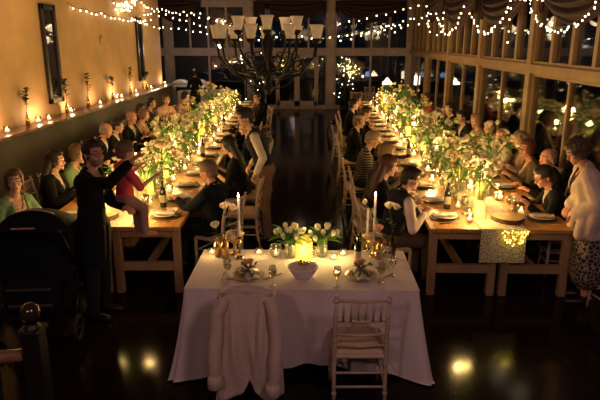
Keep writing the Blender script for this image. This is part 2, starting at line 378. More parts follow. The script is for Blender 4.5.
    if hair != 'bare':
        gg = .012 if hair in ('short', 'fringe') else .018
        m.ell(Q(0, -.016, .034), (.077*k + gg, .098*k + gg, .09*k + gg), HD, 20, 14)
        if hair != 'fringe': m.ell(Q(0, .04, .092), (.056*k, .045*k, .03*k), HD)
        else: pass
        m.ell(Q(0, -.05, -.03), (.068*k + gg*.6, .058*k + gg, .07*k), HD)
        if hair in ('bob', 'long', 'curly', 'bun'):
            for q in (-1, 1): m.ell(Q(q*.068, -.02, -.02), (.026*k, .05*k, (.08 if hair == 'bob' else .07)*k), HD)
            if hair == 'curly':
                rr = random.Random(len(PEOPLE))
                for i in range(46):
                    a = rr.uniform(0, 2*PI); z = rr.uniform(-.4, 1); ra = math.sqrt(max(0, 1 - z*z)); y = -.02 + .105*ra*math.sin(a)
                    if y > .05 and z < .55: continue
                    m.ell(Q(.092*ra*math.cos(a), y, .034 + .098*z), (.022*k,)*3, None, 8, 6)
            if hair == 'bun': m.ell(Q(0, -.13, .05), (.05*k, .045*k, .05*k), HD)
            if hair == 'long':
                for q in (-1, -.35, .35, 1):
                    m.rcone(Q(q*.066, -.045, 0), .038*k, P(q*.1, -.07, .5), .046*s); m.rcone(P(q*.1, -.07, .5), .046*s, P(q*.095, -.105, .28), .028*s)
        def keep(c):
            l = HI @ (c - hc) / k
            if hair == 'fringe': return (l.z > .062 and l.y > -.1) or l.y > .03 or l.z > .1 or (l.y > -.02 and l.z < -.045)
            if abs(l.x) < .068 and l.y > .038 and -.13 < l.z < .068 - .18 * max(0, abs(l.x) - .035): return True
            if hair == 'short': return (l.y > .0 and l.z < .02 - .3*l.y and l.y > .015) or l.z < -.075 or (l.y > -.03 and l.z < -.04)
            return False
        me = remesh(m, max(vox * .85, .007), 2, 'hair'); cull(me, keep); obj('hair', me, hm, root, solid=.004)
    if beard:
        m = MB(); m.ell(Q(0, .032, -.066), (.056*k, .066*k, .06*k), HD); me = remesh(m, .008, 2, 'beard')
        cull(me, lambda c: (lambda l: l.z > -.04 - .2*max(0, l.y-.04) or l.y < -.02 or (abs(l.x) < .024 and -.078 < l.z < -.055 and l.y > .04))(HI @ (c - hc) / k)); obj('beard', me, mat('beard_grey', (.22, .16, .12), .8, bump=.6, bscale=120), root, solid=.004)
    if glasses:
        m = MB()
        for q in (-1, 1):
            m.tube([Q(q*.034 + .022*math.cos(a), .1 - .12*abs(q*.034 + .022*math.cos(a))*.35, .004 + .017*math.sin(a)) for a in [2*PI*i/16 for i in range(17)]], .0022*k, 6)
            m.tube([Q(q*.057, .09, .008), Q(q*.08, .05, .008), Q(q*.083, -.02, .002)], .002*k, 6)
        m.tube([Q(-.012, .1, .008), Q(0, .105, .012), Q(.012, .1, .008)], .002*k, 6)
        obj('glasses', m, mat('spectacle_frame', (.03, .025, .025), .3, .5), root, True)
    PEOPLE.append(root); return root
LPW = 9.5
# ---------------------------------------------------------------- the setting
XL, XD, XR, YB, ZC = -4.7, -4.4, 3.66, 22.8, 4.02
YE = 18.3                                # where the left wall stops
M_floor = plankmat('dark_floor_boards', (.011, .0065, .0055), (.016, .009, .0075), .13, 2.2, .12, bump=.04)
M_amber = mat('amber_plaster', (.5, .31, .125), .75, bump=.12, bscale=14, var=.1, vscale=2.5)
M_dado = mat('brown_panelling', (.035, .022, .014), .55, var=.3, vscale=3, stretch=(1, 1, .15), bump=.1, bscale=20)
M_trimw = mat('tan_painted_timber', (.32, .2, .1), .55, var=.15, vscale=4, bump=.1, bscale=20)
M_trimb = mat('mauve_painted_timber', (.4, .3, .285), .55, var=.15, vscale=4)
M_ceil = mat('dark_ceiling', (.05, .035, .03), .8)
M_pane = glassmat('night_window_glass', gl=.07, tint=(.8, .82, .85))
def box1(name, c, d, m, kind='structure', bev=0): return struct(name, MB().box(c, d, bev=bev), m)
M_floor.node_tree.nodes['Principled BSDF'].inputs['Specular IOR Level'].default_value = .1
box1('floor', (-2, 10.5, -.05), (13, 26, .1), M_floor)
box1('ceiling', (-2, 10.5, ZC + .06), (13, 26, .12), M_ceil)
m = MB(); m.box((XL - .06, 10.4, ZC/2), (.12, 15.8, ZC)); struct('wall_left', m, M_amber)
m = MB(); m.box((XL/2 + XD/2, 10.4, .625), (abs(XL - XD), 15.8, 1.25)); struct('wall_dado', m, M_dado)
box1('wall_return', (-6.6, YE + .06, ZC/2), (3.7, .12, ZC), M_amber)
box1('wall_far_left', (-8.5, 20.5, ZC/2), (.12, 4.6, ZC), M_amber)
M_ledge = mat('dark_varnished_ledge', (.12, .055, .03), .3, var=.25, vscale=8, coat=.4)
box1('trim_1', (XD - .13, 10.4, 1.268), (.4, 15.84, .045), M_ledge, bev=.012)
box1('baseboard_left', (XD + .012, 10.4, .08), (.024, 15.8, .16), M_dado)
# back wall: posts, transom, glazing
tn = [1]
def trim(c, d, m, bev=.01): tn[0] += 1; return box1('trim_%d' % tn[0], c, d, m, bev=bev)
postx = [aty(q, 50, YB).x for q in (9, 89, 169, 249, 331, 411)]
wn = [0]
def window(corners_fn, w, h, nv, m, bar=.05, dep=.07, nh=0):
    """a glazed light: frame with nv upright bars, panes as its child; local x across, z up"""
    wn[0] += 1; f = MB(); e = .045
    f.box((0, 0, e/2), (w, dep, e)); f.box((0, 0, h - e/2), (w, dep, e)); f.box((-w/2 + e/2, 0, h/2), (e, dep, h - 2*e)); f.box((w/2 - e/2, 0, h/2), (e, dep, h - 2*e))
    for i in range(1, nv): f.box((-w/2 + w*i/nv, 0, h/2), (bar, dep, h - 2*e))
    o = struct('window_%d' % wn[0], f, m)
    p = MB(); p.box((0, 0, h/2), (w - e, .008, h - e)); obj('glass_pane', p, M_pane, o)
    o.location, o.rotation_euler = corners_fn; return o
for i, x in enumerate(postx):
    trim((x, YB, ZC/2), (.3 if i < 5 else .34, .2, ZC), M_trimb)
trim(((postx[0] + XR)/2, YB, 2.16), (XR - postx[0], .16, .2), M_trimb)
trim(((postx[0] + XR)/2, YB, ZC - .1), (XR - postx[0], .22, .2), M_trimb)
trim(((postx[0] + XR)/2, YB, .06), (XR - postx[0], .18, .12), M_trimb)
for i in range(5):
    a, b = postx[i] + .15, postx[i+1] - .15; w = b - a; c = (a + b)/2
    window(((c, YB, 2.26), (0, 0, 0)), w, ZC - .2 - 2.26, 4, M_trimb, .07)
    if i == 3:                            # double door in the middle bay
        for dn, (p0, p1) in enumerate(((277, 297), (297, 317))):
            x0, x1 = aty(p0, 80, YB).x, aty(p1, 80, YB).x
            d = struct('door_%d' % (dn + 1), MB().box((0, 0, 2.0), (x1 - x0, .06, .12)).box((0, 0, .22), (x1 - x0, .06, .2)).box((-(x1-x0)/2 + .05, 0, 1.09), (.1, .06, 1.94)).box(((x1-x0)/2 - .05, 0, 1.09), (.1, .06, 1.94)), M_trimb)
            d.location = ((x0 + x1)/2, YB - .02, 0); obj('glass_pane', MB().box((0, 0, 1.1), (x1 - x0 - .1, .008, 1.8)), M_pane, d)
            obj('door_handle', MB().tube([(.3 - .6*dn, -.05, 1.0), (.3 - .6*dn, -.09, 1.02), (.3 - .6*dn, -.09, 1.18), (.3 - .6*dn, -.05, 1.2)], .012), mat('brass', (.6, .4, .15), .3, 1), d, True)
        xa, xb = aty(277, 80, YB).x, aty(317, 80, YB).x
        window((((a + xa)/2, YB, .12), (0, 0, 0)), xa - a, 1.94, 2, M_trimb, .06); window((((b + xb)/2, YB, .12), (0, 0, 0)), b - xb, 1.94, 1, M_trimb, .06)
    else: window(((c, YB, .12), (0, 0, 0)), w, 1.94, 2, M_trimb, .07)
# right wall: bays of 3.05 m
ys = [YB - .1, 19.35, 16.2, 13.12, 10.05, 6.98, 3.9]
for y in ys[1:]: trim((XR, y, ZC/2), (.2, .2, ZC), M_trimw)
y0, y1 = ys[-1], YB; yc = (y0 + y1)/2; L = y1 - y0
trim((XR - .01, yc, 2.16), (.17, L, .15), M_trimw); trim((XR, yc, ZC - .08), (.2, L, .16), M_trimw); trim((XR, yc, .11), (.17, L, .22), M_trimw)
for i in range(6):
    a, b = ys[i+1] + .1, ys[i] - .1; w = b - a; c = (a + b)/2
    window(((XR, c, 2.235), (0, 0, PI/2)), w, ZC - .16 - 2.235, 4, M_trimw, .1, .12)
    window(((XR, c, .22), (0, 0, PI/2)), w, 1.865, 2, M_trimw, .06)
# outside: night garden behind the glass
struct('ground_outside', MB().box((8, 20, -.15), (40, 40, .1)), mat('night_lawn', (.02, .03, .015), .9, var=.4, vscale=3))
# ---------------------------------------------------------------- balustrade in the near corner
M_rail = mat('dark_stair_timber', (.012, .008, .006), .4, var=.3, vscale=8, coat=.15)
pc = at(30, 312, 1.25)
np_ = thing('newel_post', 'dark timber newel post with ball finial in the near left corner', 'newel post', (pc.x, pc.y, 0))
obj('post', MB().box((0, 0, .57), (.1, .1, 1.14), bev=.008), M_rail, np_); obj('cap', MB().box((0, 0, 1.15), (.125, .125, .03), bev=.01).lathe([(.045, 1.165), (.03, 1.185), (.04, 1.2)], n=20), M_rail, np_)
obj('ball_finial', MB().ell((0, 0, 1.25), (.052, .052, .052), n=24, m=16), mat('polished_finial', (.03, .02, .015), .12, coat=.8), np_, True)
hr_ = thing('balustrade', 'dark stair balustrade with a rounded handrail running off the left edge', 'balustrade', (pc.x - .04, pc.y, 0))
ta = V(-1.4, -.28, 0)
obj('handrail', MB().tube([(0, 0, 1.0), (-.5, -.1, 1.0), ta + V(0, 0, 1.0)], .034, 12), mat('rail_timber', (.2, .1, .05), .35, var=.3, vscale=8, coat=.3), hr_, True)
obj('bottom_rail', MB().tube([(0, 0, .1), ta + V(0, 0, .1)], .025, 8), M_rail, hr_, True)
for i in range(1, 9):
    p = ta * (i / 8.6); obj('baluster', MB().lathe([(.014, .11), (.02, .2), (.013, .35), (.022, .55), (.013, .75), (.018, .97)], p, 10), M_rail, hr_, True)
# ---------------------------------------------------------------- framed mirrors, wall hook
def mirror(p0, p1, label):
    a = atx(*p0, XL); b = atx(*p1, XL); yc = (a.y + b.y)/2; w = abs(b.y - a.y); z0, z1 = b.z, a.z; h = z1 - z0
    t = thing('wall_mirror', label, 'mirror', (XL + .02, yc, z0), 0, 'tall dark mirrors on the amber wall'); f = MB(); e = .1
    f.box((.015, 0, e/2), (.05, w, e), bev=.01).box((.015, 0, h - e/2), (.05, w, e), bev=.01).box((.015, -w/2 + e/2, h/2), (.05, e, h), bev=.01).box((.015, w/2 - e/2, h/2), (.05, e, h), bev=.01)
    obj('frame', f, mat('black_frame', (.02, .012, .01), .35), t); obj('mirror_glass', MB().box((0, 0, h/2), (.02, w - e, h - e)), mat('mirror_glass', (.3, .27, .28), .04, 1), t)
mirror((37, 3), (62, 101), 'tall black framed mirror on the amber wall, the larger one nearest the camera')
mirror((134, 17), (144, 80), 'tall black framed mirror on the amber wall, the farther one by the fairy lights')
t = tag(obj('wall_hook', MB().tube([atx(101, 40, XL + .02) + V(.02*math.cos(a)*0 + .02, .1*math.cos(a), .1*math.sin(a)) for a in [R(40 + 18*i) for i in range(12)]], .012), mat('brass', (.6, .4, .15), .3, 1), smooth=True), 'small curved brass hook on the amber wall between the two mirrors', 'hook')
# ---------------------------------------------------------------- candles (votive, taper) builders
M_cup = glassmat('votive_glass', gl=.1); M_wax = mat('candle_wax', (.9, .8, .62), .5, emit=(1, .6, .2), estr=1.2)
M_flame = emat('candle_flame', (1, .66, .26), 45)
def flame_mb(z, h=.028, r=.0065): return MB().lathe([(.0005, z), (r*.8, z + h*.15), (r, z + h*.35), (r*.55, z + h*.7), (.0005, z + h)], n=8)
def mk_votive():
    t = thing('votive_candle', '', 'candle')
    obj('glass_cup', MB().lathe([(.001, .003), (.03, .003), (.034, .03), (.038, .075), (.036, .075), (.032, .03), (.028, .008), (.001, .008)], n=14), M_cup, t, True)
    obj('wax', MB().lathe([(.026, .009), (.028, .035), (.001, .036)], n=12, capb=True), M_wax, t, True)
    obj('flame', flame_mb(.038, .03, .008), M_flame, t, True); return t
votive = maker(mk_votive)
# ---------------------------------------------------------------- ledge dressing
ZLG = 1.291
led = [(3, 130), (36, 121), (47, 115), (70, 108), (100, 101), (117, 96), (122, 93), (137, 90), (152, 85), (166, 82)]
def ledge_at(px, off=.0):
    d = ray(px, 100); x = (XL + XD)/2 + off; t = x / d.x; return V(x, d.y * t, ZLG)
for i, (px, py) in enumerate(led):
    p = ledge_at(px, .03 * (-1)**i)
    votive(p, 0, ORD[i].capitalize() + ' lit glass votive candle on the wall ledge from the left', 'candles along the wall ledge', 1.35)
    lamp(p + V(.02, 0, .13), 5.5, (1, .58, .34), .02)
M_twig = mat('bark_twig', (.05, .03, .015), .8); M_leaf = mat('leaf_green', (.06, .13, .025), .5, var=.4, vscale=12); M_leafd = mat('leaf_dark', (.03, .065, .015), .55, var=.3, vscale=12)
M_goldb = mat('gold_mercury_glass', (.75, .48, .16), .25, .85, var=.3, vscale=40, bump=.1, bscale=60)
def leaf(m, p, d, L, w, up=V(0, 0, 1), droop=.2):
    d = d.normalized(); s = d.cross(up); s = s.normalized() if s.length > 1e-4 else V(1, 0, 0); n = s.cross(d)
    q = [p, p + d*L*.35 + s*w + n*L*.05, p + d*L*.35 - s*w + n*L*.05, p + d*L*.75 + s*w*.75 - n*L*droop*.3, p + d*L*.75 - s*w*.75 - n*L*droop*.3, p + d*L - n*L*droop, p + d*L*.35, p + d*L*.75 - n*L*droop*.45]
    m.add(q, [(0, 1, 6), (0, 6, 2), (1, 3, 7, 6), (2, 6, 7, 4), (3, 5, 7), (4, 7, 5)])
stems = [(25, 92), (66, 82), (88, 77), (113, 79), (131, 70), (148, 74)]
for i, (px, py) in enumerate(stems):
    p = ledge_at(px, -.06); h = min(.62, max(.35, atx(px, py, p.x).z - ZLG)); rr = random.Random(i)
    tag(obj('bud_vase', MB().lathe([(.001, 0), (.034, .003), (.036, .1), (.03, .13), (.014, .17), (.014, .2), (.017, .205), (.012, .2), (.012, .17)], n=14), M_goldb, smooth=True, loc=p), ORD[i].capitalize() + ' gold bud vase on the wall ledge from the left, holding a sprig', 'vase', 'bud vases along the wall ledge')
    t = thing('leafy_sprig', ORD[i].capitalize() + ' leafy sprig on the wall ledge from the left, in a gold vase', 'sprig', p + V(0, 0, .02), 0, 'sprigs along the wall ledge')
    obj('stem', MB().tube([(0, 0, 0), (.004, .003, .2), (.012, .015, h*.7), (.02, .04 * (-1)**i, h)], .004, 6), M_twig, t, True); lv = MB()
    for k in range(20):
        z = lerp(.3, h + .03, (k/19)**.7); a = rr.uniform(0, 6.28); leaf(lv, V(.012 * z/h, .03 * z/h * (-1)**i * z/h, z), V(math.cos(a), math.sin(a), .5), .12, .036)
    obj('leaves', lv, M_leafd, t)
    if i in (1, 3, 4):
        m = MB(); [m.ell((.02 + rr.uniform(-.03, .03), rr.uniform(-.05, .05), h + rr.uniform(-.05, .03)), (.02, .02, .022), n=8, m=6) for _ in range(4)]; obj('blossom', m, mat('dusky_blossom', (.5, .32, .2), .7), t, True)
# ---------------------------------------------------------------- curtains: swags on the right and back walls
M_cur = mat('plum_brown_curtain', (.05, .021, .02), .7, sheen=.03, spec=.2, bump=.1, bscale=10)
def swag(a, b, drop, label, m=M_cur, n=8):
    """gathered cloth hung between two wall points a and b (top), bulging out of the wall along nrm"""
    a = Vector(a); b = Vector(b); ax = (b - a).normalized(); nrm = V(ax.y, -ax.x, 0) * -1; mb = MB()
    if nrm.x > .1 or (abs(nrm.x) < .1 and nrm.y > 0): nrm = -nrm
    def f(u, v):
        s = math.sin(PI * u) ** .75; dz = v * (.12 + (drop - .12) * s); fold = .035 * math.sin(v * n * PI * 2 * .5 + .6 * math.sin(u * PI)) * (.25 + s)
        return a.lerp(b, u) + nrm * (.1 + .12 * s * math.sin(PI * min(1, v * .9 + .1)) + fold) + V(0, 0, -dz - .015 * math.sin(v * n * PI) * s)
    mb.grid(f, 30, 44)
    for e, p in ((0, a), (1, b)):        # gathered tail at each end
        w = .13; mb.grid(lambda u, v: p + ax * (w * (u - .5) * (1 - .35 * math.sin(PI * v)) * (1 if v < .4 else 1)) + nrm * (.09 + .025 * math.sin(u * 7 * PI)) + V(0, 0, -v * (.32 + .1 * abs(math.sin(u * 3)))), 20, 8)
    o = obj('curtain_swag', mb, m, smooth=True, solid=.008); tag(o, label, 'curtain', 'swagged curtains'); return o
zt = 3.2
SW = []
for (p0, p1, yb, lab) in ((546, 640, 24, 'plum brown swagged curtain over the window nearest the camera on the right wall'), (486, 530, 28, 'plum brown swagged curtain second from the camera on the right wall'), (449, 479, 30, 'plum brown swagged curtain third from the camera on the right wall'), (428, 446, 22, 'plum brown swagged curtain farthest along the right wall by the corner')):
    X = XR - .1; a = atx(p0, 20, X); b = atx(p1, 20, X); mid = atx((p0 + p1)/2, yb, X - .1); z = mid.z + (.62 if p0 > 480 else .75)
    SW.append((V(X, a.y, z), V(X, b.y, z), z - mid.z)); swag((X, a.y, z), (X, b.y, z), z - mid.z, lab)
for i, (p0, p1, lab) in enumerate(((153, 200, 'dark swagged curtain on the back wall behind the buffet table'), (255, 325, 'dark swagged curtain on the back wall above the double door'), (337, 405, 'dark swagged curtain on the back wall at its right end'))):
    a = aty(p0, 12, YB - .15); b = aty(p1, 12, YB - .15); swag((a.x, YB - .15, ZC - .05), (b.x, YB - .15, ZC - .05), .75, lab)
# ---------------------------------------------------------------- fairy lights
M_bulb = emat('fairy_bulb', (1, .8, .48), 16); M_wire = mat('dark_wire', (.02, .018, .015), .6)
bulb_me = MB().ell((0, 0, 0), (.021, .021, .025), n=8, m=6).mesh('bulb', True)
def light_string(pts, step, label, sag=None, jit=.02, power=0, sc=1):
    pts = [Vector(p) for p in pts]; path = []
    for i in range(len(pts) - 1):
        n = max(2, int((pts[i+1] - pts[i]).length / .15))
        for k in range(n): u = k / n; path.append(pts[i].lerp(pts[i+1], u) - V(0, 0, (sag[i] if sag else 0) * 4 * u * (1 - u)))
    path.append(pts[-1])
    t = thing('fairy_light_string', label, 'fairy lights', pts[0], 0, 'strings of fairy lights'); o = pts[0]
    obj('wire', MB().tube([p - o for p in path], .006, 5), M_wire, t)
    acc = 0; nb = 0; rr = random.Random(len(label))
    for i in range(1, len(path)):
        acc += (path[i] - path[i-1]).length
        while acc >= step and nb < 99:
            acc -= step; u = 1 - acc / max(1e-6, (path[i] - path[i-1]).length)
            b = obj('bulb', bulb_me, M_bulb, t, loc=path[i-1].lerp(path[i], max(0, min(1, u))) - o + V(rr.uniform(-jit, jit), rr.uniform(-jit, jit), -.03 - rr.uniform(0, jit))); b.scale = (sc * .66,)*3; nb += 1
    if power:
        for k in range(3): lamp(path[int(len(path) * (k + .5)/3)] + V(0, -.12, -.1), power, (1, .72, .38), .1)
W = lambda px, py, y: tuple(aty(px, py, y))
WL = lambda px, py: tuple(atx(px, py, XL + .06))
light_string([WL(67, 2), WL(84, 8), WL(101, 11), WL(117, 16), WL(135, 18), WL(150, 23)], .3, 'fairy light string looping low along the amber wall', [.05]*5)
light_string([WL(112, -3), WL(117, 6), WL(124, 9), WL(131, 6), WL(136, -3), WL(127, 1), WL(118, 1), WL(125, 4), WL(133, 0)], .12, 'dense bunch of fairy lights glowing high on the amber wall', None, .06, 3)
light_string([WL(138, -3), WL(150, 6), W(166, 9, 17.5), W(200, 12, 17), W(232, 19, 17), W(262, 27, 16.5)], .24, 'fairy light string highest of those crossing from wall to chandelier', [.08]*5, power=1)
light_string([WL(140, 12), W(158, 6, 17.5), W(188, 9, 17), W(212, 17, 17), W(240, 23, 16.5)], .26, 'fairy light string just under the highest one left of the chandelier', [.1]*4)
light_string([WL(128, 15), WL(147, 19), W(163, 11, 17), W(190, 20, 16.5), W(212, 25, 16), W(232, 21, 16)], .26, 'fairy light string in the middle of the bunch left of the chandelier', [.06]*5)
light_string([WL(150, 24), W(165, 25, 16.5), W(182, 26, 16.5), W(202, 30, 16.2), W(225, 33, 16), W(248, 38, 16), W(275, 35, 16), W(300, 34, 16), W(331, 36, 16)], .24, 'lowest fairy light string running behind the chandelier', [.06]*8, power=1)
light_string([W(233, 17, 16.3), W(234, 30, 16.3), W(233, 45, 16.3)], .2, 'short fairy light string hanging straight down left of the chandelier')
light_string([W(331, 23, 17), W(352, 19, 17), W(375, 14, 17), W(400, 8, 17), W(425, 1, 17.4)], .26, 'upper fairy light string climbing right of the chandelier', [.05]*4, power=1)
light_string([W(331, 33, 16.5), W(356, 31, 16.5), W(384, 25, 16.5), W(410, 17, 17), W(432, 11, 17.4)], .2, 'middle fairy light string climbing right of the chandelier', [.05]*4, .05, power=1)
light_string([W(333, 38, 16.8), W(362, 31, 16.8), W(390, 20, 16.8), W(412, 22, 17), W(445, 10, 17)], .26, 'lower fairy light string climbing right of the chandelier', [.12]*4, .05)
light_string([W(375, 38, 16.9), W(379, 30, 16.9), W(394, 26, 16.9), W(396, 32, 16.9)], .2, 'little loop of fairy lights dangling under the right hand strings')
light_string([W(427, -2, 17.2), W(428, 25, 17.2), W(431, 31, 17.2), W(442, 29, 17.0), W(446, 6, 16.8)], .18, 'fairy light loop hung round the post in the far right corner', [0, 0, .1, 0], .04)
for i, (a, b, d) in enumerate(SW[:3]):   # lights along the lower edge of each swag
    pts = [a.lerp(b, u) + V(-.34, 0, -(.14 + (d - .1) * math.sin(PI*u) ** .75)) for u in [k/10 for k in range(11)]]
    light_string(pts, [.085, .15, .2][i], 'fairy lights edging the ' + ['nearest', 'second nearest', 'third nearest'][i] + ' brown swag on the right wall', None, .04, 1.2, [.62, .85, 1][i])
light_string([(XR - .3, SW[0][1].y - .1, 3.3), (XR - .3, 10.5, 3.35), (XR - .3, 10.6, 2.6)], .2, 'fairy light string hanging beside the nearest swag on the right wall', [.1, 0], .04, 0, .8)
# ---------------------------------------------------------------- chandelier
M_iron = mat('black_wrought_iron', (.008, .007, .008), .5, 0, spec=.3); M_alab = mat('alabaster_shade', (.5, .36, .2), .5, var=.2, vscale=18, emit=(1, .62, .26), estr=.16)
cc = aty(268, 50, 6.6)
ch = thing('chandelier', 'black wrought iron chandelier with upturned alabaster shades over the aisle', 'chandelier', (cc.x, cc.y, 0))
m = MB().tube([(0, 0, 2.2), (0, 0, 3.0)], .028, 10).lathe([(.001, 2.02), (.03, 2.05), (.055, 2.1), (.03, 2.16), (.045, 2.25), (.07, 2.32), (.04, 2.4), (.05, 2.5), (.075, 2.58), (.04, 2.66), (.028, 2.75)], n=16)
obj('stem', m, M_iron, ch, True)
m = MB()
for k in range(14):
    z = 3.0 + k * .072; m.tube([V(.022*math.cos(a) * (k % 2), .022*math.cos(a) * (1 - k % 2), z + .045*math.sin(a)) for a in [2*PI*i/10 for i in range(11)]], .006, 5)
m.lathe([(.09, ZC), (.085, ZC - .03), (.02, ZC - .06)], n=16); obj('chain', m, M_iron, ch, True)
SR = []
for k in range(9): SR.append((2*PI*k/9 + .3, .57, 2.63))
for k in range(5): SR.append((2*PI*k/5 + 1.0, .33, 2.72))
for (a, r, z) in SR:
    ca, sa = math.cos(a), math.sin(a); q = lambda rr, zz: V(ca*rr, sa*rr, zz)
    arm = obj('arm', MB().tube([q(.03, z - .32), q(r*.3, z - .42), q(r*.65, z - .38), q(r*.95, z - .2), q(r, z - .03)], .012, 8), M_iron, ch, True)
    sc_ = MB(); sc_.tube([q(r*.62, z - .3) + q(.085*(1 - i/20)*math.cos(i*.5), .085*(1 - i/20)*math.sin(i*.5)) for i in range(19)], .007, 6)
    obj('scroll', sc_, M_iron, arm, True)
    obj('candle_cup', MB().lathe([(.001, z - .05), (.03, z - .045), (.05, z - .01), (.042, z + .005)], q(r, 0), 14), M_iron, arm, True)
    obj('shade', MB().lathe([(.035, z), (.043, z + .03), (.053, z + .08), (.06, z + .115), (.074, z + .145), (.07, z + .146), (.056, z + .115), (.049, z + .08), (.038, z + .03), (.001, z + .01)], q(r, 0), 20), M_alab, ch, True)
m = MB().tube([V(.34*math.cos(a), .34*math.sin(a), 2.28) for a in [2*PI*i/36 for i in range(37)]], .01, 6); obj('ring', m, M_iron, ch, True)
m = MB()
for k in range(6):
    a = k*PI/3; m.tube([(.05*math.cos(a), .05*math.sin(a), 2.08), (.2*math.cos(a), .2*math.sin(a), 2.13), (.34*math.cos(a), .34*math.sin(a), 2.28)], .009, 6)
obj('basket_scrolls', m, M_iron, ch, True)
# ---------------------------------------------------------------- chiavari chair
M_chair = mat('limewashed_chair_wood', (.5, .36, .26), .45, var=.12, vscale=10); M_cush = mat('ivory_seat_pad', (.58, .42, .27), .8, bump=.15, bscale=30)
def ring(m, p, r, h=.012): m.lathe([(r*.9, -h), (r*1.25, -h*.4), (r*1.25, h*.4), (r*.9, h)], p, 10)
def mk_chair():
    t = thing('chiavari_chair', '', 'chair'); w = .185; d = .19       # back at -y
    for q in (-1, 1):
        m = MB().tube([(q*(w+.005), d+.01, 0), (q*w, d, .2), (q*w, d, .44)], [.013, .017, .018], 10); [ring(m, V(q*w, d, z), .017) for z in (.1, .3, .4)]; obj('leg', m, M_chair, t, True)
        m = MB().tube([(q*w, -d-.05, 0), (q*w, -d-.005, .25), (q*w, -d, .45), (q*w, -d-.02, .68), (q*(w-.005), -d-.075, .93)], [.013, .016, .017, .016, .013], 10)
        [ring(m, V(q*w, y, z), .016) for y, z in ((-d-.022, .15), (-d-.002, .38), (-d-.01, .57), (-d-.04, .77), (-d-.068, .9))]; m.ell((q*(w-.005), -d-.078, .938), (.016, .016, .014), n=10, m=6); obj('back_post', m, M_chair, t, True)
        m = MB().tube([(q*w, d, .2), (q*w, -d-.01, .2)], .01, 8).tube([(q*w, d, .3), (q*w, -d, .3)], .01, 8); obj('side_stretcher', m, M_chair, t, True)
    for y, z in ((d, .16), (d, .28), (-d-.018, .2), (-d-.01, .31)): obj('stretcher', MB().tube([(-w, y, z), (w, y, z)], .01, 8), M_chair, t, True)
    by = lambda z: -d - .02 - .055 * max(0, (z - .68) / .25) + .02 * max(0, (.68 - z) / .23)
    for z, r in ((.905, .013), (.735, .011), (.62, .011), (.53, .01)): obj('back_rail', MB().tube([(-w, by(z), z), (0, by(z) - .02, z), (w, by(z), z)], r, 8), M_chair, t, True)
    for k in range(6):
        x = -.13 + k*.052; m = MB().tube([(x, by(.735) - .016, .735), (x, by(.9) - .018, .9)], .0075, 8); ring(m, V(x, by(.82) - .017, .82), .009); obj('spindle', m, M_chair, t, True)
    obj('seat_frame', MB().box((0, 0, .435), (2*w + .03, 2*d + .03, .035), bev=.012), M_chair, t)
    cu = MB(); cu.grid(lambda u, v: V((u-.5)*2*w*1.02, (v-.5)*2*d*1.02, .452 + .045*(1 - abs(2*u-1)**6)*(1 - abs(2*v-1)**6)), 14, 14); obj('seat', cu, M_cush, t, True, .006)
    return t
chair_ = maker(mk_chair)
# ---------------------------------------------------------------- the long tables
AL, AR = R(1.9), R(-.5)
def TL(u, v): return V(-1.375 - math.sin(AL)*u - math.cos(AL)*v, 5.69 + math.cos(AL)*u - math.sin(AL)*v, 0)
def TR(u, v): return V(1.19 - math.sin(AR)*u + math.cos(AR)*v, 5.69 + math.cos(AR)*u + math.sin(AR)*v, 0)
ZT = .76; NT = 6; TLN = 2.1; TW = .745
M_top = plankmat('amber_table_boards', (.5, .23, .07), (.6, .3, .1), .15, 3.0, .38, 'y', .003, .1); M_frame = mat('pale_pine_frame', (.34, .21, .11), .6, var=.2, vscale=5, stretch=(1, 1, .2))
def mk_table():
    t = thing('trestle_table', '', 'table')
    obj('tabletop', MB().box((0, 0, ZT - .022), (TW - .006, TLN - .006, .044), bev=.006), M_top, t)
    for sx in (-1, 1):
        for sy in (-1, 1): obj('leg', MB().box((sx*(TW/2 - .06), sy*(TLN/2 - .09), .357), (.08, .08, .714), bev=.006), M_frame, t)
    for sy in (-1, 1): obj('crossbar', MB().box((0, sy*(TLN/2 - .09), .3), (TW - .2, .05, .09)), M_frame, t); obj('apron', MB().box((0, sy*(TLN/2 - .09), .67), (TW - .2, .05, .08)), M_frame, t)
    obj('stretcher', MB().box((0, 0, .3), (.05, TLN - .26, .08)), M_frame, t); return t
table_ = maker(mk_table)
SIDE = {'left': (TL, AL, ('aisle side', 'wall side')), 'right': (TR, AR, ('aisle side', 'window side'))}
for sd, (F, A, nm) in SIDE.items():
    for r in (0, 1):
        for i in range(NT):
            p = F(i*TLN + TLN/2, TW/2 + r*(TW + .005)); table_(p, A, '%s wooden trestle table from the front in the %s long table, %s row' % (ORD[i], sd, nm[r]), 'rustic trestle tables pushed together as two long tables')
    rm = MB(); n = 60; pts = []
    def rf(u, v):
        if u < .08 and sd == 'left': return F(.0, .75 + (v-.5)*.46) + V(0, 0, ZT + .006)
        if u < .08: return F(-.012, .75 + (v-.5)*.46) + V(0, 0, ZT + .006 - (.36 * (1 - u/.08)))
        return F((u-.08)/.92*12.55 - .005, .75 + (v-.5)*.46) + V(0, 0, ZT + .006)
    rm.grid(rf, 75, 10); M_lace = mat('lace_runner', (.5, .42, .3), .85, var=.75, vscale=55, bump=.5, bscale=60)
    tag(obj('table_runner', rm, M_lace, solid=.004), 'lace runner down the middle of the %s long table' % sd, 'table runner', 'lace table runners')
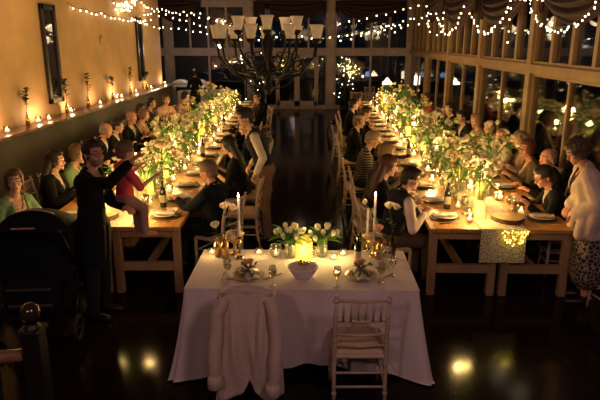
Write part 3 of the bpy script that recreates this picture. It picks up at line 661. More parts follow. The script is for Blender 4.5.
# ---------------------------------------------------------------- place settings
M_plate = mat('stoneware_plate', (.42, .33, .26), .3, coat=.3); M_charger = mat('dark_slate_mat', (.05, .035, .025), .5); M_nap = mat('ivory_linen', (.62, .5, .42), .85, bump=.3, bscale=40); M_steel = mat('polished_steel', (.75, .68, .55), .22, 1)
M_clear = glassmat('clear_glass', gl=.17); M_wine = glassmat('pale_wine', gl=.1, tint=(.95, .82, .45))
def mk_plate():
    t = thing('dinner_plate', '', 'plate'); obj('plate', MB().lathe([(.001, .004), (.08, .004), (.095, .012), (.135, .02), (.134, .024), (.095, .017), (.08, .01), (.001, .01)], n=24), M_plate, t, True); return t
def mk_charger(): return tag(obj('charger', MB().lathe([(.001, 0), (.16, 0), (.165, .006), (.16, .01), (.001, .01)], n=24), M_charger), '', 'charger')
def mk_nap():
    m = MB(); m.grid(lambda u, v: V((u-.5)*.09 + .006*math.sin(v*9), (v-.5)*.24, .018 + .012*math.sin(PI*u) + .004*math.sin(v*14 + u*5)), 8, 14); m.grid(lambda u, v: V((u-.5)*.07, (v-.5)*.2 + .01, .008 + .02*math.sin(PI*u)), 6, 8)
    return tag(obj('napkin', m, M_nap, smooth=True, solid=.006), '', 'napkin')
def mk_cut(kind):
    def f():
        m = MB()
        if kind == 'knife': m.box((0, -.05, .004), (.012, .09, .006), bev=.002).box((0, .045, .004), (.017, .11, .003), bev=.001)
        else:
            m.tube([(0, -.1, .004), (0, 0, .004), (0, .03, .008)], [.006, .003, .003], 6)
            m.box((0, .045, .009), (.024, .025, .003)); [m.box((x, .08, .011), (.003, .05, .002)) for x in (-.01, -.0035, .0035, .01)]
        return tag(obj(kind, m, M_steel), '', kind)
    return f
def mk_wine():
    t = thing('wine_glass', '', 'glass'); obj('bowl', MB().lathe([(.004, .085), (.02, .095), (.036, .12), (.041, .15), (.034, .2), (.0325, .2), (.039, .15), (.034, .121), (.018, .098), (.001, .092)], n=16), M_clear, t, True)
    obj('stem', MB().lathe([(.001, 0), (.034, .002), (.03, .005), (.006, .012), (.004, .04), (.004, .088)], n=14), M_clear, t, True)
    obj('wine', MB().lathe([(.001, .098), (.017, .1), (.033, .121), (.038, .14), (.001, .141)], n=14), M_wine, t, True); return t
def mk_tumbler():
    t = thing('tumbler', '', 'glass'); obj('glass_body', MB().lathe([(.001, 0), (.03, .001), (.036, .1), (.034, .1), (.028, .01), (.001, .01)], n=14), M_clear, t, True); return t
plate_, charger_, nap_, knife_, fork_, wine_, tumbler_ = [maker(q) for q in (mk_plate, mk_charger, mk_nap, mk_cut('knife'), mk_cut('fork'), mk_wine, mk_tumbler)]
def setting(sd, r, k, u):
    F, A, nm = SIDE[sd]; rr = random.Random(k*7 + r*3 + (sd == 'left')*50)
    inner = (r == 0); v = .23 if inner else 1.265; sgn = 1 if inner else -1; face = A + ((-PI/2 if sd == 'left' else PI/2) * -1 if inner else (-PI/2 if sd == 'left' else PI/2)) 
    w = '%s place from front, %s, %s long table' % (ORD[k], nm[r], sd)
    Z = lambda du, dv, z=ZT: F(u + du, v + sgn*dv) + V(0, 0, z)
    charger_(Z(0, 0, ZT + .001), 0, 'dark round place mat at the ' + w, 'place mats on the long tables'); plate_(Z(0, 0, ZT + .012), 0, 'dinner plate at the ' + w, 'plates on the long tables')
    nap_(Z(rr.uniform(-.02, .02), 0, ZT + .022), face + rr.uniform(-.3, .3), 'folded linen napkin at the ' + w, 'napkins on the long tables')
    knife_(Z(.21, 0, ZT + .002), face, 'steel knife at the ' + w, 'knives on the long tables'); fork_(Z(-.21, 0, ZT + .002), face, 'steel fork at the ' + w, 'forks on the long tables')
    wine_(Z(.16 + rr.uniform(-.02, .02), .24), 0, 'stemmed wine glass at the ' + w, 'wine glasses on the long tables'); 
    tumbler_(Z(.07 + rr.uniform(-.02, .02), .27), 0, 'clear tumbler at the ' + w, 'tumblers on the long tables')
    if k % 2 == 0: wine_(Z(.25, .27 + rr.uniform(-.02, .02)), 0, 'second wine glass at the ' + w, 'wine glasses on the long tables', .92)
NP = 18; PU = lambda k: .38 + k * .69
for sd in SIDE:
    for r in (0, 1):
        for k in range(NP): setting(sd, r, k, PU(k))
# ---------------------------------------------------------------- flowers
M_petal = petalmat('white_petal', (.95, .88, .7)); M_blush = petalmat('blush_petal', (.82, .55, .4)); M_stem = mat('flower_stem', (.06, .14, .03), .6)
def tulip_mb(s=1):
    m = MB()
    for lay in (0, 1):
        for k in range(3):
            a = k*2*PI/3 + lay*PI/3; ca, sa = math.cos(a), math.sin(a); ro = .023 + .002*lay
            def f(u, v):
                w = (u - .5) * 2.3 * (math.sin(PI * min(1, .12 + v*.86)) ** .8) * .85; rad = ro * (math.sin(PI * (.08 + v*.72))) * s
                return V(rad*math.cos(a + w), rad*math.sin(a + w), v*.058*s)
            m.grid(f, 4, 5)
    return m
def rose_mb(s=1):
    m = MB(); rr = random.Random(4)
    for lay, (n, r0, op) in enumerate(((3, .009, .1), (5, .018, .35), (6, .027, .75))):
        for k in range(n):
            a = k*2*PI/n + lay*.7
            m.grid(lambda u, v: V((r0*(.35 + .65*math.sin(PI*min(1, v*.55))) + op*.012*v*v)*math.cos(a + (u-.5)*2.6*3/n*1.2), (r0*(.35 + .65*math.sin(PI*min(1, v*.55))) + op*.012*v*v)*math.sin(a + (u-.5)*2.6*3/n*1.2), (v*.045*(1 - .3*op) - .004*op*math.sin(u*9)))*s, 4, 4)
    return m
tul_me = tulip_mb().mesh('bloom', True); rose_me = rose_mb().mesh('bloom', True); big_me = rose_mb(1.45).mesh('bloom', True)
for me in (tul_me, rose_me, big_me): me.materials.append(M_petal)
rose_b = rose_mb(1.2).mesh('bloom', True); rose_b.materials.append(M_blush)
M_leaf = petalmat('leaf_bright', (.075, .17, .03), .4)
def rotto(d): return V(0, 0, 1).rotation_difference(d.normalized()).to_euler()
def bouquet(kind, seed):
    """cut flowers and greenery; origin at the stem ends"""
    rr = random.Random(seed); t = thing('flower_arrangement', '', 'flowers')
    tall = kind == 'tall'; n = 15 if tall else 9; base = .46 if tall else .17; spread = .28 if tall else .13; hz = .28 if tall else .16
    st = MB(); lv = MB()
    for i in range(n):
        a = i*2.4 + rr.uniform(-.3, .3); q = math.sqrt((i + .5)/n); end = V(spread*q*math.cos(a), spread*q*math.sin(a), base + hz*(1 - .75*q*q) + rr.uniform(-.03, .05))
        if tall and i % 5 == 4: end.z = base - .06 + rr.uniform(-.06, .06)
        st.tube([(.012*math.cos(a), .012*math.sin(a), .012), (.025*math.cos(a), .025*math.sin(a), base*.75), end], .003, 5)
        me = rr.choice([tul_me, rose_me, big_me, big_me, rose_b] if tall else [rose_me, big_me, tul_me, rose_b])
        o = obj('bloom', me, M_petal, t, loc=end); o.rotation_euler = rotto(V(end.x*1.6, end.y*1.6, .3)); o.scale = (.9,)*3 if tall else (.72,)*3
    for i in range(64 if tall else 30):
        a = rr.uniform(0, 6.28); q = rr.random()**.6; p = V(spread*.75*q*math.cos(a), spread*.75*q*math.sin(a), base + rr.uniform(-.04, hz*.75)); L = rr.uniform(.08, .15) if tall else rr.uniform(.06, .1)
        leaf(lv, p, V(math.cos(a), math.sin(a), rr.uniform(-.3, .9)), L, L*.17, droop=.35)
    obj('stems', st, M_stem, t, True); obj('foliage', lv, M_leaf, t); return t
tallf = [maker(lambda s=s: bouquet('tall', s)) for s in (1, 2, 3)]; lowf = [maker(lambda s=s: bouquet('low', s)) for s in (4, 5)]
def mk_tallv():
    t = thing('cylinder_vase', '', 'vase'); obj('glass_body', MB().lathe([(.001, 0), (.055, .002), (.055, .42), (.052, .42), (.052, .01), (.001, .01)], n=20), M_clear, t, True)
    obj('water', MB().lathe([(.001, .011), (.05, .011), (.05, .16), (.001, .161)], n=18), glassmat('vase_water', gl=.06, tint=(.9, .93, .8)), t, True); return t
def mk_lowv():
    t = thing('glass_vase', '', 'vase'); obj('glass_body', MB().lathe([(.001, 0), (.045, .002), (.05, .06), (.045, .13), (.052, .15), (.049, .15), (.042, .13), (.046, .06), (.04, .01), (.001, .01)], n=18), M_clear, t, True); return t
tallv_, lowv_ = maker(mk_tallv), maker(mk_lowv)
M_yel = mat('glowing_fairy_jar', (.9, .75, .25), .5, emit=(1, .72, .1), estr=3.0)
def mk_jar():
    t = thing('fairy_light_jar', '', 'lantern'); obj('glass_body', MB().lathe([(.001, 0), (.048, .002), (.05, .13), (.04, .15), (.042, .165)], n=20), M_frost, t, True)
    rr = random.Random(3); m = MB(); pts = [V(.032*math.cos(i*1.9)*rr.uniform(.4, 1), .032*math.sin(i*1.9)*rr.uniform(.4, 1), .015 + .1*i/39) for i in range(40)]
    for p in pts: m.ell(p, (.0055, .0055, .007), n=6, m=4)
    obj('light_bundle', m, emat('jar_bulbs', (1, .68, .12), 8), t, True); obj('wire', MB().tube(pts, .0012, 4), mat('copper_wire', (.6, .3, .1), .3, 1), t); return t
M_frost = petalmat('frosted_yellow_glass', (.95, .78, .25), .85)
_n = M_frost.node_tree; _t = _n.nodes.new('ShaderNodeBsdfTransparent'); _m = _n.nodes.new('ShaderNodeMixShader'); _m.inputs[0].default_value = .45; _o = _n.nodes['Material Output']; _s = _o.inputs[0].links[0].from_socket; _n.links.new(_s, _m.inputs[1]); _n.links.new(_t.outputs[0], _m.inputs[2]); _n.links.new(_m.outputs[0], _o.inputs[0])
jar_ = maker(mk_jar)
def mk_stand():
    t = thing('candle_stand', '', 'candle stand'); obj('foot', MB().lathe([(.001, 0), (.045, .002), (.04, .01), (.008, .02)], n=16), M_clear, t, True); obj('stem', MB().lathe([(.008, .018), (.011, .1), (.008, .2), (.012, .24), (.045, .243), (.045, .25), (.001, .25)], n=16), M_clear, t, True); return t
stand_ = maker(mk_stand)
M_bot = mat('dark_green_bottle', (.012, .02, .008), .1, coat=.5); M_lab = mat('cream_bottle_label', (.5, .42, .3), .7)
def mk_bottle():
    t = thing('wine_bottle', '', 'bottle'); obj('bottle_body', MB().lathe([(.001, 0), (.036, .002), (.0375, .02), (.0375, .19), (.03, .22), (.0145, .25), (.0135, .295), (.0155, .296), (.0155, .31), (.001, .311)], n=18), M_bot, t, True)
    obj('paper_label', MB().lathe([(.0382, .06), (.0382, .15)], n=18), M_lab, t, True); return t
bottle_ = maker(mk_bottle)
M_log = mat('log_bark', (.09, .05, .03), .85, bump=.8, bscale=30, var=.4, vscale=20); M_logt = mat('log_end_grain', (.36, .2, .09), .6, var=.3, vscale=14)
def mk_log():
    t = thing('log_slice', '', 'log slice'); m = MB(); m.grid(lambda u, v: V((.17 + .008*math.sin(u*19))*math.cos(2*PI*u), (.17 + .008*math.sin(u*19))*math.sin(2*PI*u), v*.05), 30, 2, True); obj('bark', m, M_log, t, True)
    m = MB(); vs = [V((.169 + .008*math.sin(u*19))*math.cos(2*PI*u), (.169 + .008*math.sin(u*19))*math.sin(2*PI*u), .05) for u in [k/30 for k in range(30)]]; m.add(vs, [tuple(range(30))]); obj('cut_face', m, M_logt, t); return t
log_ = maker(mk_log)
def mk_taper():
    t = thing('taper_candle', '', 'candle'); obj('wax', MB().lathe([(.001, 0), (.0115, .001), (.0095, .27), (.006, .276), (.001, .278)], n=12), mat('ivory_taper', (.85, .78, .66), .45, sss=.2), t, True)
    obj('flame', flame_mb(.283, .038, .0075), M_flame, t, True); obj('wick', MB().tube([(0, 0, .276), (.001, 0, .286)], .001, 5), M_twig, t); return t
taper_ = maker(mk_taper)
# middle of the long tables
cnt = {}
def lab(kind, sd, txt): cnt[(kind, sd)] = cnt.get((kind, sd), -1) + 1; return '%s %s %s long table' % (ORD[cnt[(kind, sd)]], txt, sd)
for sd, (F, A, nm) in SIDE.items():
    rr = random.Random(11 if sd == 'left' else 23)
    us = [1.3, 2.0, 2.7, 3.3, 4.2, 5.1, 6.0, 6.9, 7.8, 8.7, 9.6, 10.5, 11.4, 12.1] if sd == 'right' else [1.25, 2.1, 2.95, 3.8, 4.6, 5.4, 6.2, 7.0, 7.8, 8.7, 9.6, 10.5, 11.4, 12.1]
    for i, u in enumerate(us):
        tall = (i % 3 == (0 if sd == 'right' else 2))
        p = F(u, (.87 if i == 0 else .75) + rr.uniform(-.06, .06)) + V(0, 0, ZT + .009)
        if tall:
            tallv_(p, 0, lab('tv', sd, 'tall clear cylinder vase from the front,'), 'tall vases on the long tables')
            tallf[i % 3](p + V(0, 0, .012), rr.uniform(0, 6), lab('tf', sd, 'spray of white flowers in a tall vase from the front,'), 'tall flower sprays on the long tables', rr.uniform(.95, 1.15) * (.72 if u > 9 else 1))
        for q in ((-1, 1) if tall else (-1, 0, 1)):
            p = F(u + q*.26 + rr.uniform(-.06, .06), .75 + rr.uniform(-.16, .16)) + V(0, 0, ZT + .009); lowv_(p, 0, lab('lv', sd, 'small glass vase from the front,'), 'small vases on the long tables')
            lowf[(i + q) % 2](p + V(0, 0, .012), rr.uniform(0, 6), lab('lf', sd, 'low posy of white and blush flowers from the front,'), 'low posies on the long tables', rr.uniform(1.1, 1.6) * (.72 if u > 8.5 else 1))
    for i in range(11):
        p = F(.75 + i*1.1, .75 + (.17 if i % 2 else -.17) + rr.uniform(-.05, .05)) + V(0, 0, ZT + .009); hh = rr.uniform(.8, 1.4)
        stand_(p, 0, lab('cs', sd, 'tall glass candle stand from the front,'), 'glass candle stands on the long tables', (1, 1, hh)); votive(p + V(0, 0, .25*hh + .001), 0, lab('cv', sd, 'lit candle raised on a glass stand from the front,'), 'raised candles on the long tables', 1.35)
        lamp(p + V(0, 0, .25*hh + .16), LPW * .8, (1, .6, .2), .04)
    n = 40
    for i in range(n):
        u = .2 + i*12.1/n + rr.uniform(-.05, .05); v = .75 + (.3 if i % 2 else -.3) + rr.uniform(-.08, .06); p = F(u, v) + V(0, 0, ZT + .007)
        votive(p, 0, lab('vo', sd, 'lit votive candle from the front,'), 'votive candles on the long tables', rr.uniform(1.1, 1.5))
        if i % 3 == 0: lamp(p + V(0, 0, .2), LPW * (1.35 if i < 12 else 1), (1, .6, .2), .04)
    for i in range(13):
        p = F(.35 + i*.93, .75 + rr.uniform(-.2, .2)) + V(0, 0, ZT + .009); jar_(p, rr.uniform(0, 6), lab('ja', sd, 'yellow glowing jar of fairy lights from the front,'), 'fairy light jars on the long tables', rr.uniform(.9, 1.2))
        lamp(p + V(0, 0, .25), LPW * .9, (1, .68, .18), .05); lamp(p + V(0, 0, .07), .5, (1, .72, .16), .02)
    for i in range(8):
        p = F(.75 + i*1.5, .75 + (.4 if i % 2 else -.42)) + V(0, 0, ZT); bottle_(p, rr.uniform(0, 6), lab('bo', sd, 'dark wine bottle from the front,'), 'wine bottles on the long tables')
    p = F(.3, .88 if sd == 'right' else .9) + V(0, 0, ZT + .007); log_(p, 0, 'round log slice centrepiece at the near end of the %s long table' % sd, 'log slices')
# strings of yellow lights spilling over the near table edge
for sd, (F, v0) in {'right': (TR, .85)}.items():
    q = F(-.03, v0); t = thing('light_string_bundle', 'bundle of yellow fairy lights spilling over the near edge of the %s long table' % sd, 'fairy lights', (q.x, q.y, 0), 0, 'bundles of yellow lights at the table ends'); rr = random.Random(5); pts = []
    for i in range(60): a = rr.uniform(-PI/2, PI/2); w = math.sqrt(rr.random()); pts.append(V(.13*w*math.sin(a), -.015 - .02*rr.random(), .765 - .16*w*math.cos(a)))
    obj('wire', MB().tube(pts, .0015, 4), mat('copper_wire', (0, 0, 0)), t)
    for p in pts: b_ = obj('bulb', bulb_me, emat('yellow_bulb', (1, .7, .1), 7), t, loc=p); b_.scale = (.26,)*3; b_.material_slots[0].link = 'OBJECT'; b_.material_slots[0].material = MATS['yellow_bulb']
    lamp(q + V(0, -.09, .7), .5, (1, .72, .1), .04)
# ---------------------------------------------------------------- head table in front
HX, HY, HW, HD_ = -.09, 4.61, 1.83, .88
tb = thing('folding_table', 'folding table hidden under the long white cloth in the front', 'table', (HX, HY, 0))
obj('tabletop', MB().box((0, 0, .732), (HW - .03, HD_ - .03, .03), bev=.01), M_frame, tb)
for sx in (-1, 1):
    for sy in (-1, 1): obj('leg', MB().tube([(sx*.8, sy*.32, 0), (sx*.8, sy*.32, .717)], .016, 8), M_iron, tb)
M_cloth = mat('white_tablecloth', (.74, .61, .57), .85, bump=.25, bscale=40, sheen=.1)
def cloth_fn(u, v):
    # u round the rectangle, v from the table edge to the hem
    per = 2*(HW + HD_); s = u*per; hw, hd = HW/2, HD_/2
    for (L, a, d, nx) in ((HW, V(-hw, -hd, 0), V(1, 0, 0), V(0, -1, 0)), (HD_, V(hw, -hd, 0), V(0, 1, 0), V(1, 0, 0)), (HW, V(hw, hd, 0), V(-1, 0, 0), V(0, 1, 0)), (HD_ + .001, V(-hw, hd, 0), V(0, -1, 0), V(-1, 0, 0))):
        if s <= L: break
        s -= L
    c = min(s, L - s); k = math.exp(-(c/.17)**2)             # closeness to a corner
    cor = V(a.x + d.x*(0 if s < L/2 else L), a.y + d.y*(0 if s < L/2 else L), 0); out = V(math.copysign(1, cor.x), math.copysign(1, cor.y), 0) * .707
    p = a + d*s; dr = (out*k + nx*(1 - k)); fl = .01 + .12*k*v + .02*v
    wav = .042*v**.7*math.sin(u*per*11 + 1.5*math.sin(u*per*3)) * (1 - .3*k) + .016*v*math.sin(u*per*27 + 1 + 3*v) + .05*k*v*math.sin(c*38)
    wr = .006*math.sin(u*per*41)*min(1, v*3)*(1-v)
    z = .757 - v*(.68 + .075*k + .03*math.sin(u*per*4.1)); 
    if z < .012: z = .012 + .004*abs(math.sin(u*90))
    return V(HX, HY, 0) + p + dr*(fl*(v**.85 if v > 0 else 0) + wav + wr) + V(0, 0, z)
m = MB(); m.grid(cloth_fn, 330, 26, True)
m.grid(lambda u, v: V(HX + (u-.5)*HW, HY + (v-.5)*HD_, .757 + .0015*math.sin(u*31)*math.sin(v*17)), 24, 12)
tag(obj('tablecloth', m, M_cloth, smooth=True), 'white floor length tablecloth draped over the table in the front', 'tablecloth')
ZH = .759
A_ = lambda px, py: at(px, py, ZH)
chair_((.335, 4.12 - .19, 0), .03, 'pale chiavari chair with open spindle back at the front table, right of the draped coat', 'chiavari chairs')
chair_((-.455, 4.12 - .16, 0), -.03, 'chiavari chair at the front table hidden under the draped cream coat', 'chiavari chairs')
# coat hung over the left chair back
M_coat = mat('cream_wool_coat', (.58, .43, .34), .9, bump=.4, bscale=55, sheen=.4, var=.06, vscale=6)
def coat():
    t = thing('coat', 'cream wool coat draped over the back of the left front chair', 'coat', (-.455, 3.715, 0), -.03)
    def back(u, v):
        x = (u-.5); w = lerp(.34, .42, v**.7); sh = .045*(abs(2*x))**2.2; z = .955 - sh - v*(.76 + .05*abs(2*x) - .09*math.exp(-(x/.1)**2))
        g = lambda c, w_: math.exp(-((x - c)/w_)**2); fold = min(1, v*2.5)*(.035*g(-.3 + .2*v, .06 + .03*v) + .04*g(.34 - .3*v, .05 + .05*v) + .02*g(.02 + .1*v, .05)*v - .03*g(-.17 + .1*v, .07)*v - .025*g(.2 - .12*v, .06)) + .004*math.sin(u*31 + v*9)*v
        return V(x*w + .02*v*math.sin(v*5 + u*7), -.035 - .045*math.sin(PI*min(1, v*1.1))*(1-abs(2*x)**3) - fold - .07*v*abs(2*x), z)
    m = MB(); m.grid(back, 44, 40); obj('coat_back', m, M_coat, t, True, .012)
    for q in (-1, 1):                      # front panels hang forward round the chair, then sleeves
        def fr(u, v):
            z = .93 - v*.78; return V(q*(.18 + .035*v) + q*.03*math.sin(u*6 + v*4)*v, -.05 - .1*v*(1-u) + u*.17 + .03*math.sin(v*7 + u*3), z - .03*u)
        mm = MB(); mm.grid(fr, 10, 24); obj('front_panel', mm, M_coat, t, True, .012)
        path = [V(q*.15, -.06, .915), V(q*.195, -.09, .82), V(q*.215, -.12, .62), V(q*.225, -.14, .42), V(q*.22, -.15, .29)] if q < 0 else [V(q*.15, -.06, .915), V(q*.195, -.09, .82), V(q*.21, -.12, .6), V(q*.2, -.14, .4), V(q*.185, -.15, .24)]
        pts = []
        for i in range(len(path)-1):
            for k in range(5): pts.append(path[i].lerp(path[i+1], k/5) + V(.003*math.sin((i*5+k)*.9), .004*math.cos((i*5+k)*.7), 0))
        pts.append(path[-1]); s_ = obj('sleeve', MB().tube(pts, [.036 + .009*math.sin(PI*k/len(pts)) + .001*math.sin(k*2.1) for k in range(len(pts))], 14), M_coat, t, True)
        obj('cuff', MB().tube([path[-1] + V(0, .003, .075), path[-1] + V(0, 0, .04), path[-1] + V(0, -.003, -.012)], [.047, .053, .05], 14), M_coat, s_, True)
    m = MB(); m.tube([(-.17, .0, .91), (-.1, -.005, .95), (0, -.012, .965), (.1, -.005, .95), (.17, 0, .91)], [.02, .036, .04, .036, .02], 10); obj('collar', m, M_coat, t, True)
coat()
# ---- dressing of the front table
bot_prof = lambda s, h: [(.001, 0), (.03*s, .002), (.032*s, .1*h), (.026*s, .13*h), (.011*s, .16*h), (.011*s, .195*h), (.014*s, .2*h), (.01*s, .198*h), (.009*s, .165*h)]
def gold_bottle(px, py, s, h, label, m=M_goldb): p = A_(px, py); tag(obj('bud_vase', MB().lathe(bot_prof(s, h), n=16), m, smooth=True, loc=p), label, 'vase', 'bottles with roses on the front table'); return p
def rose_stem(p, h, bend, label, me=big_me, sc=1.0, n=1):
    t = thing('rose', label, 'flower', p + V(0, 0, .02), 0, 'rose stems on the front table'); e = V(bend[0], bend[1], h)
    obj('stem', MB().tube([(0, 0, 0), (bend[0]*.2, bend[1]*.2, h*.6), e], .003, 6), M_stem, t, True); lv = MB(); rr = random.Random(int(h*1000))
    for k in range(7): a = rr.uniform(0, 6.28); z = rr.uniform(.55, .9); leaf(lv, V(bend[0]*z*z, bend[1]*z*z, h*z), V(math.cos(a), math.sin(a), .4), .055, .014)
    obj('leaves', lv, M_leafd, t)
    for k in range(n): o = obj('bloom', me, M_petal, t, loc=e + V(.05*k, .01*k, -.012*k)); o.rotation_euler = (.3*(-1)**k, .35*(k*2-.5), 0); o.scale = (sc,)*3
p = gold_bottle(218, 256, 1.0, .95, 'short gold bottle at the left end of the front table'); rose_stem(p, .25, (-.01, .0), 'cream rose in the leftmost gold bottle on the front table', sc=.8)
p = gold_bottle(225.5, 258, 1.05, 1.15, 'taller gold bottle just left of the silver candlestick'); rose_stem(p, .43, (.01, .02), 'white rose stem leaning towards the left taper candle', n=2, sc=.85)
def compote(px, py, label):
    p = A_(px, py); t = thing('compote_bowl', label, 'bowl', p, 0, 'gold compote bowls')
    obj('bowl', MB().lathe([(.001, .115), (.03, .118), (.06, .135), (.075, .165), (.072, .166), (.056, .14), (.028, .124), (.001, .122)], n=24), M_goldb, t, True); obj('pedestal', MB().lathe([(.001, 0), (.045, .002), (.04, .012), (.012, .025), (.016, .05), (.01, .08), (.014, .1), (.03, .118)], n=20), M_goldb, t, True)
    f = thing('rose_posy', 'cream roses heaped in the ' + label, 'flowers', p + V(0, 0, .14), 0, 'roses in the compote bowls')
    for k in range(7): a = k*.9; q = .042 if k else 0; o = obj('bloom', big_me if k % 2 else rose_b, M_petal, f, loc=(q*math.cos(a), q*math.sin(a), .012 + (.018 if not k else 0))); o.rotation_euler = rotto(V(q*8*math.cos(a), q*8*math.sin(a), 1))
compote(235, 254, 'gold compote bowl at the left end of the front table'); compote(373, 256, 'gold compote bowl at the right end of the front table')
M_silver = mat('tarnished_silver', (.6, .55, .45), .2, 1)
def stick(px, py, h, label, clabel, lit=True):
    p = A_(px, py); t = thing('candlestick', label, 'candlestick', p, 0, 'candlesticks on the front table')
    obj('base', MB().lathe([(.001, 0), (.045, .002), (.042, .012), (.015, .022)], n=18), M_silver, t, True); obj('stem', MB().lathe([(.012, .02), (.018, h*.25), (.008, h*.35), (.009, h*.7), (.018, h*.78), (.008, h*.85), (.012, h*.9)], n=14), M_silver, t, True)
    obj('cup', MB().lathe([(.012, h*.9), (.03, h*.93), (.03, h*.95), (.014, h*.955), (.017, h), (.0125, h), (.001, h*.97)], n=18), M_silver, t, True)
    if lit: o = taper_(p + V(0, 0, h*.975), 0, clabel, 'taper candles on the front table', (1.05, 1.05, 1.26)); lamp(p + V(0, -.03, h + .42), 2.2, (1, .55, .22), .015)
    else:
        t = thing('taper_candle', clabel, 'candle', p + V(0, 0, h*.975), 0, 'taper candles on the front table'); obj('wax', MB().lathe([(.001, 0), (.0115, .001), (.0095, .27), (.006, .276), (.001, .278)], n=12), MATS['ivory_taper'], t, True); obj('wick', MB().tube([(0, 0, .276), (.001, 0, .286)], .001, 5), M_twig, t)
    return p
stick(240, 258, .2, 'silver candlestick at the left end of the front table', 'tall lit taper candle at the left end of the front table')
stick(373.5, 252, .17, 'silver candlestick at the right end of the front table', 'tall lit taper candle at the right end of the front table')
p = stick(367, 250, .13, 'shorter silver candlestick at the right end of the front table', 'shorter unlit taper just left of the tall right taper', False)
p = A_(392, 258); tag(obj('bottle_vase', MB().lathe([(.001, 0), (.03, .002), (.032, .13), (.024, .165), (.012, .2), (.012, .25), (.015, .255), (.01, .252)], n=16), mat('brown_glass', (.05, .02, .01), .1, coat=.5), smooth=True, loc=p), 'dark brown bottle at the right end of the front table, holding white roses', 'vase'); rose_stem(p, .44, (-.04, .0), 'white double rose stem in the dark brown bottle on the front table', n=2, sc=.8)
p = gold_bottle(383, 256, .85, 1.0, 'gold bottle between the compote bowl and the brown bottle'); rose_stem(p, .45, (-.17, .03), 'small white rose stem reaching left in front of the seated man', tul_me, .9)
p = gold_bottle(378, 259, .75, .85, 'small gold bottle in front of the right compote bowl'); rose_stem(p, .24, (.0, 0), 'short yellow rose stem beside the right compote bowl', rose_b)
p = A_(357.5, 264); bottle_(p, 0, 'dark labelled bottle standing alone right of the tulips on the front table', None, .82)
def tulips(px, py, seed, n, label, vl):
    p = A_(px, py); v = lowv_(p, 0, vl, 'tulip vases on the front table', (1.05, 1.05, .85)); rr = random.Random(seed); t = thing('tulip_bunch', label, 'flowers', p + V(0, 0, .014), 0, 'tulip bunches on the front table')
    for i in range(n):
        a = i*2.4; q = math.sqrt((i + .6)/n); e = V(.125*q*math.cos(a), .1*q*math.sin(a), .26 - .1*q + rr.uniform(-.015, .025)); h = obj('tulip', MB().tube([(.01*math.cos(a), .01*math.sin(a), 0), (.015*math.cos(a), .015*math.sin(a), .11), e], .0035, 6), M_stem, t, True)
        o = obj('bloom', tul_me, M_petal, h, loc=e); o.rotation_euler = rotto(V(e.x*5, e.y*5, 1)); o.scale = (.88, .88, 1.1)
    lv = MB()
    for i in range(46): a = rr.uniform(0, 6.28); leaf(lv, V(.03*math.cos(a), .03*math.sin(a), rr.uniform(.1, .17)), V(math.cos(a), math.sin(a), rr.uniform(.1, 1.8)), rr.uniform(.1, .17), .02, droop=.4)
    obj('leaves', lv, M_leaf, t)
tulips(290, 257, 5, 11, 'bunch of white tulips left of the glowing jar on the front table', 'glass vase of white tulips left of the glowing jar on the front table')
tulips(322, 256, 9, 9, 'bunch of cream tulips right of the glowing jar on the front table', 'glass vase of cream tulips right of the glowing jar on the front table')
p = A_(304, 258); jar_(p, 0, 'yellow glowing jar of fairy lights in the middle of the front table', 'fairy light jars on the front table', (1.5, 1.5, 1.2)); lamp(p + V(0, 0, .09), 1.6, (1, .72, .16), .03); lamp(p + V(0, -.11, .12), 2.6, (1, .72, .25), .04); lamp(p + V(.0, .1, .26), 1.5, (1, .72, .25), .04)
p = A_(276, 257); t = thing('hurricane_glass', 'round clear glass candle bowl left of the tulips on the front table', 'candle holder', p)
obj('glass_body', MB().lathe([(.001, 0), (.035, .002), (.058, .04), (.058, .08), (.048, .115), (.046, .114), (.055, .08), (.055, .04), (.033, .008), (.001, .008)], n=20), M_cup, t, True)
votive(p + V(0, 0, .009), 0, 'lit candle inside the round clear glass bowl on the front table', None, .9)
for i, (px, py, l) in enumerate(((212, 254, 'lit votive candle at the far left corner of the front table'), (259, 254, 'lit votive candle between the left compote and the round glass bowl'), (334, 259, 'lit votive candle right of the cream tulips on the front table'), (343, 255, 'lit votive candle left of the dark bottle on the front table'))):
    p = A_(px, py); votive(p, 0, l, 'votive candles on the front table', (1.1, 1.1, .6)); lamp(p + V(0, -.05, .11), .9 if i != 2 else 1.6, (1, .66, .22), .02)
for px, py, l in ((228, 279, 'wine glass at the left place of the front table, beside the fork'), (273, 286, 'wine glass right of the draped coat on the front table'), (314, 262, 'small wine glass in front of the cream tulips'), (337, 287, 'wine glass left of the dark posy at the right place'), (381, 283, 'wine glass nearest the right front corner of the front table'), (378, 268, 'wine glass behind the right place of the front table'), (387, 266, 'wine glass in front of the dark brown bottle'), (392, 276, 'wine glass farthest right on the front table')):
    wine_(A_(px, py), 0, l, 'wine glasses on the front table', .85 if px != 314 else .7)
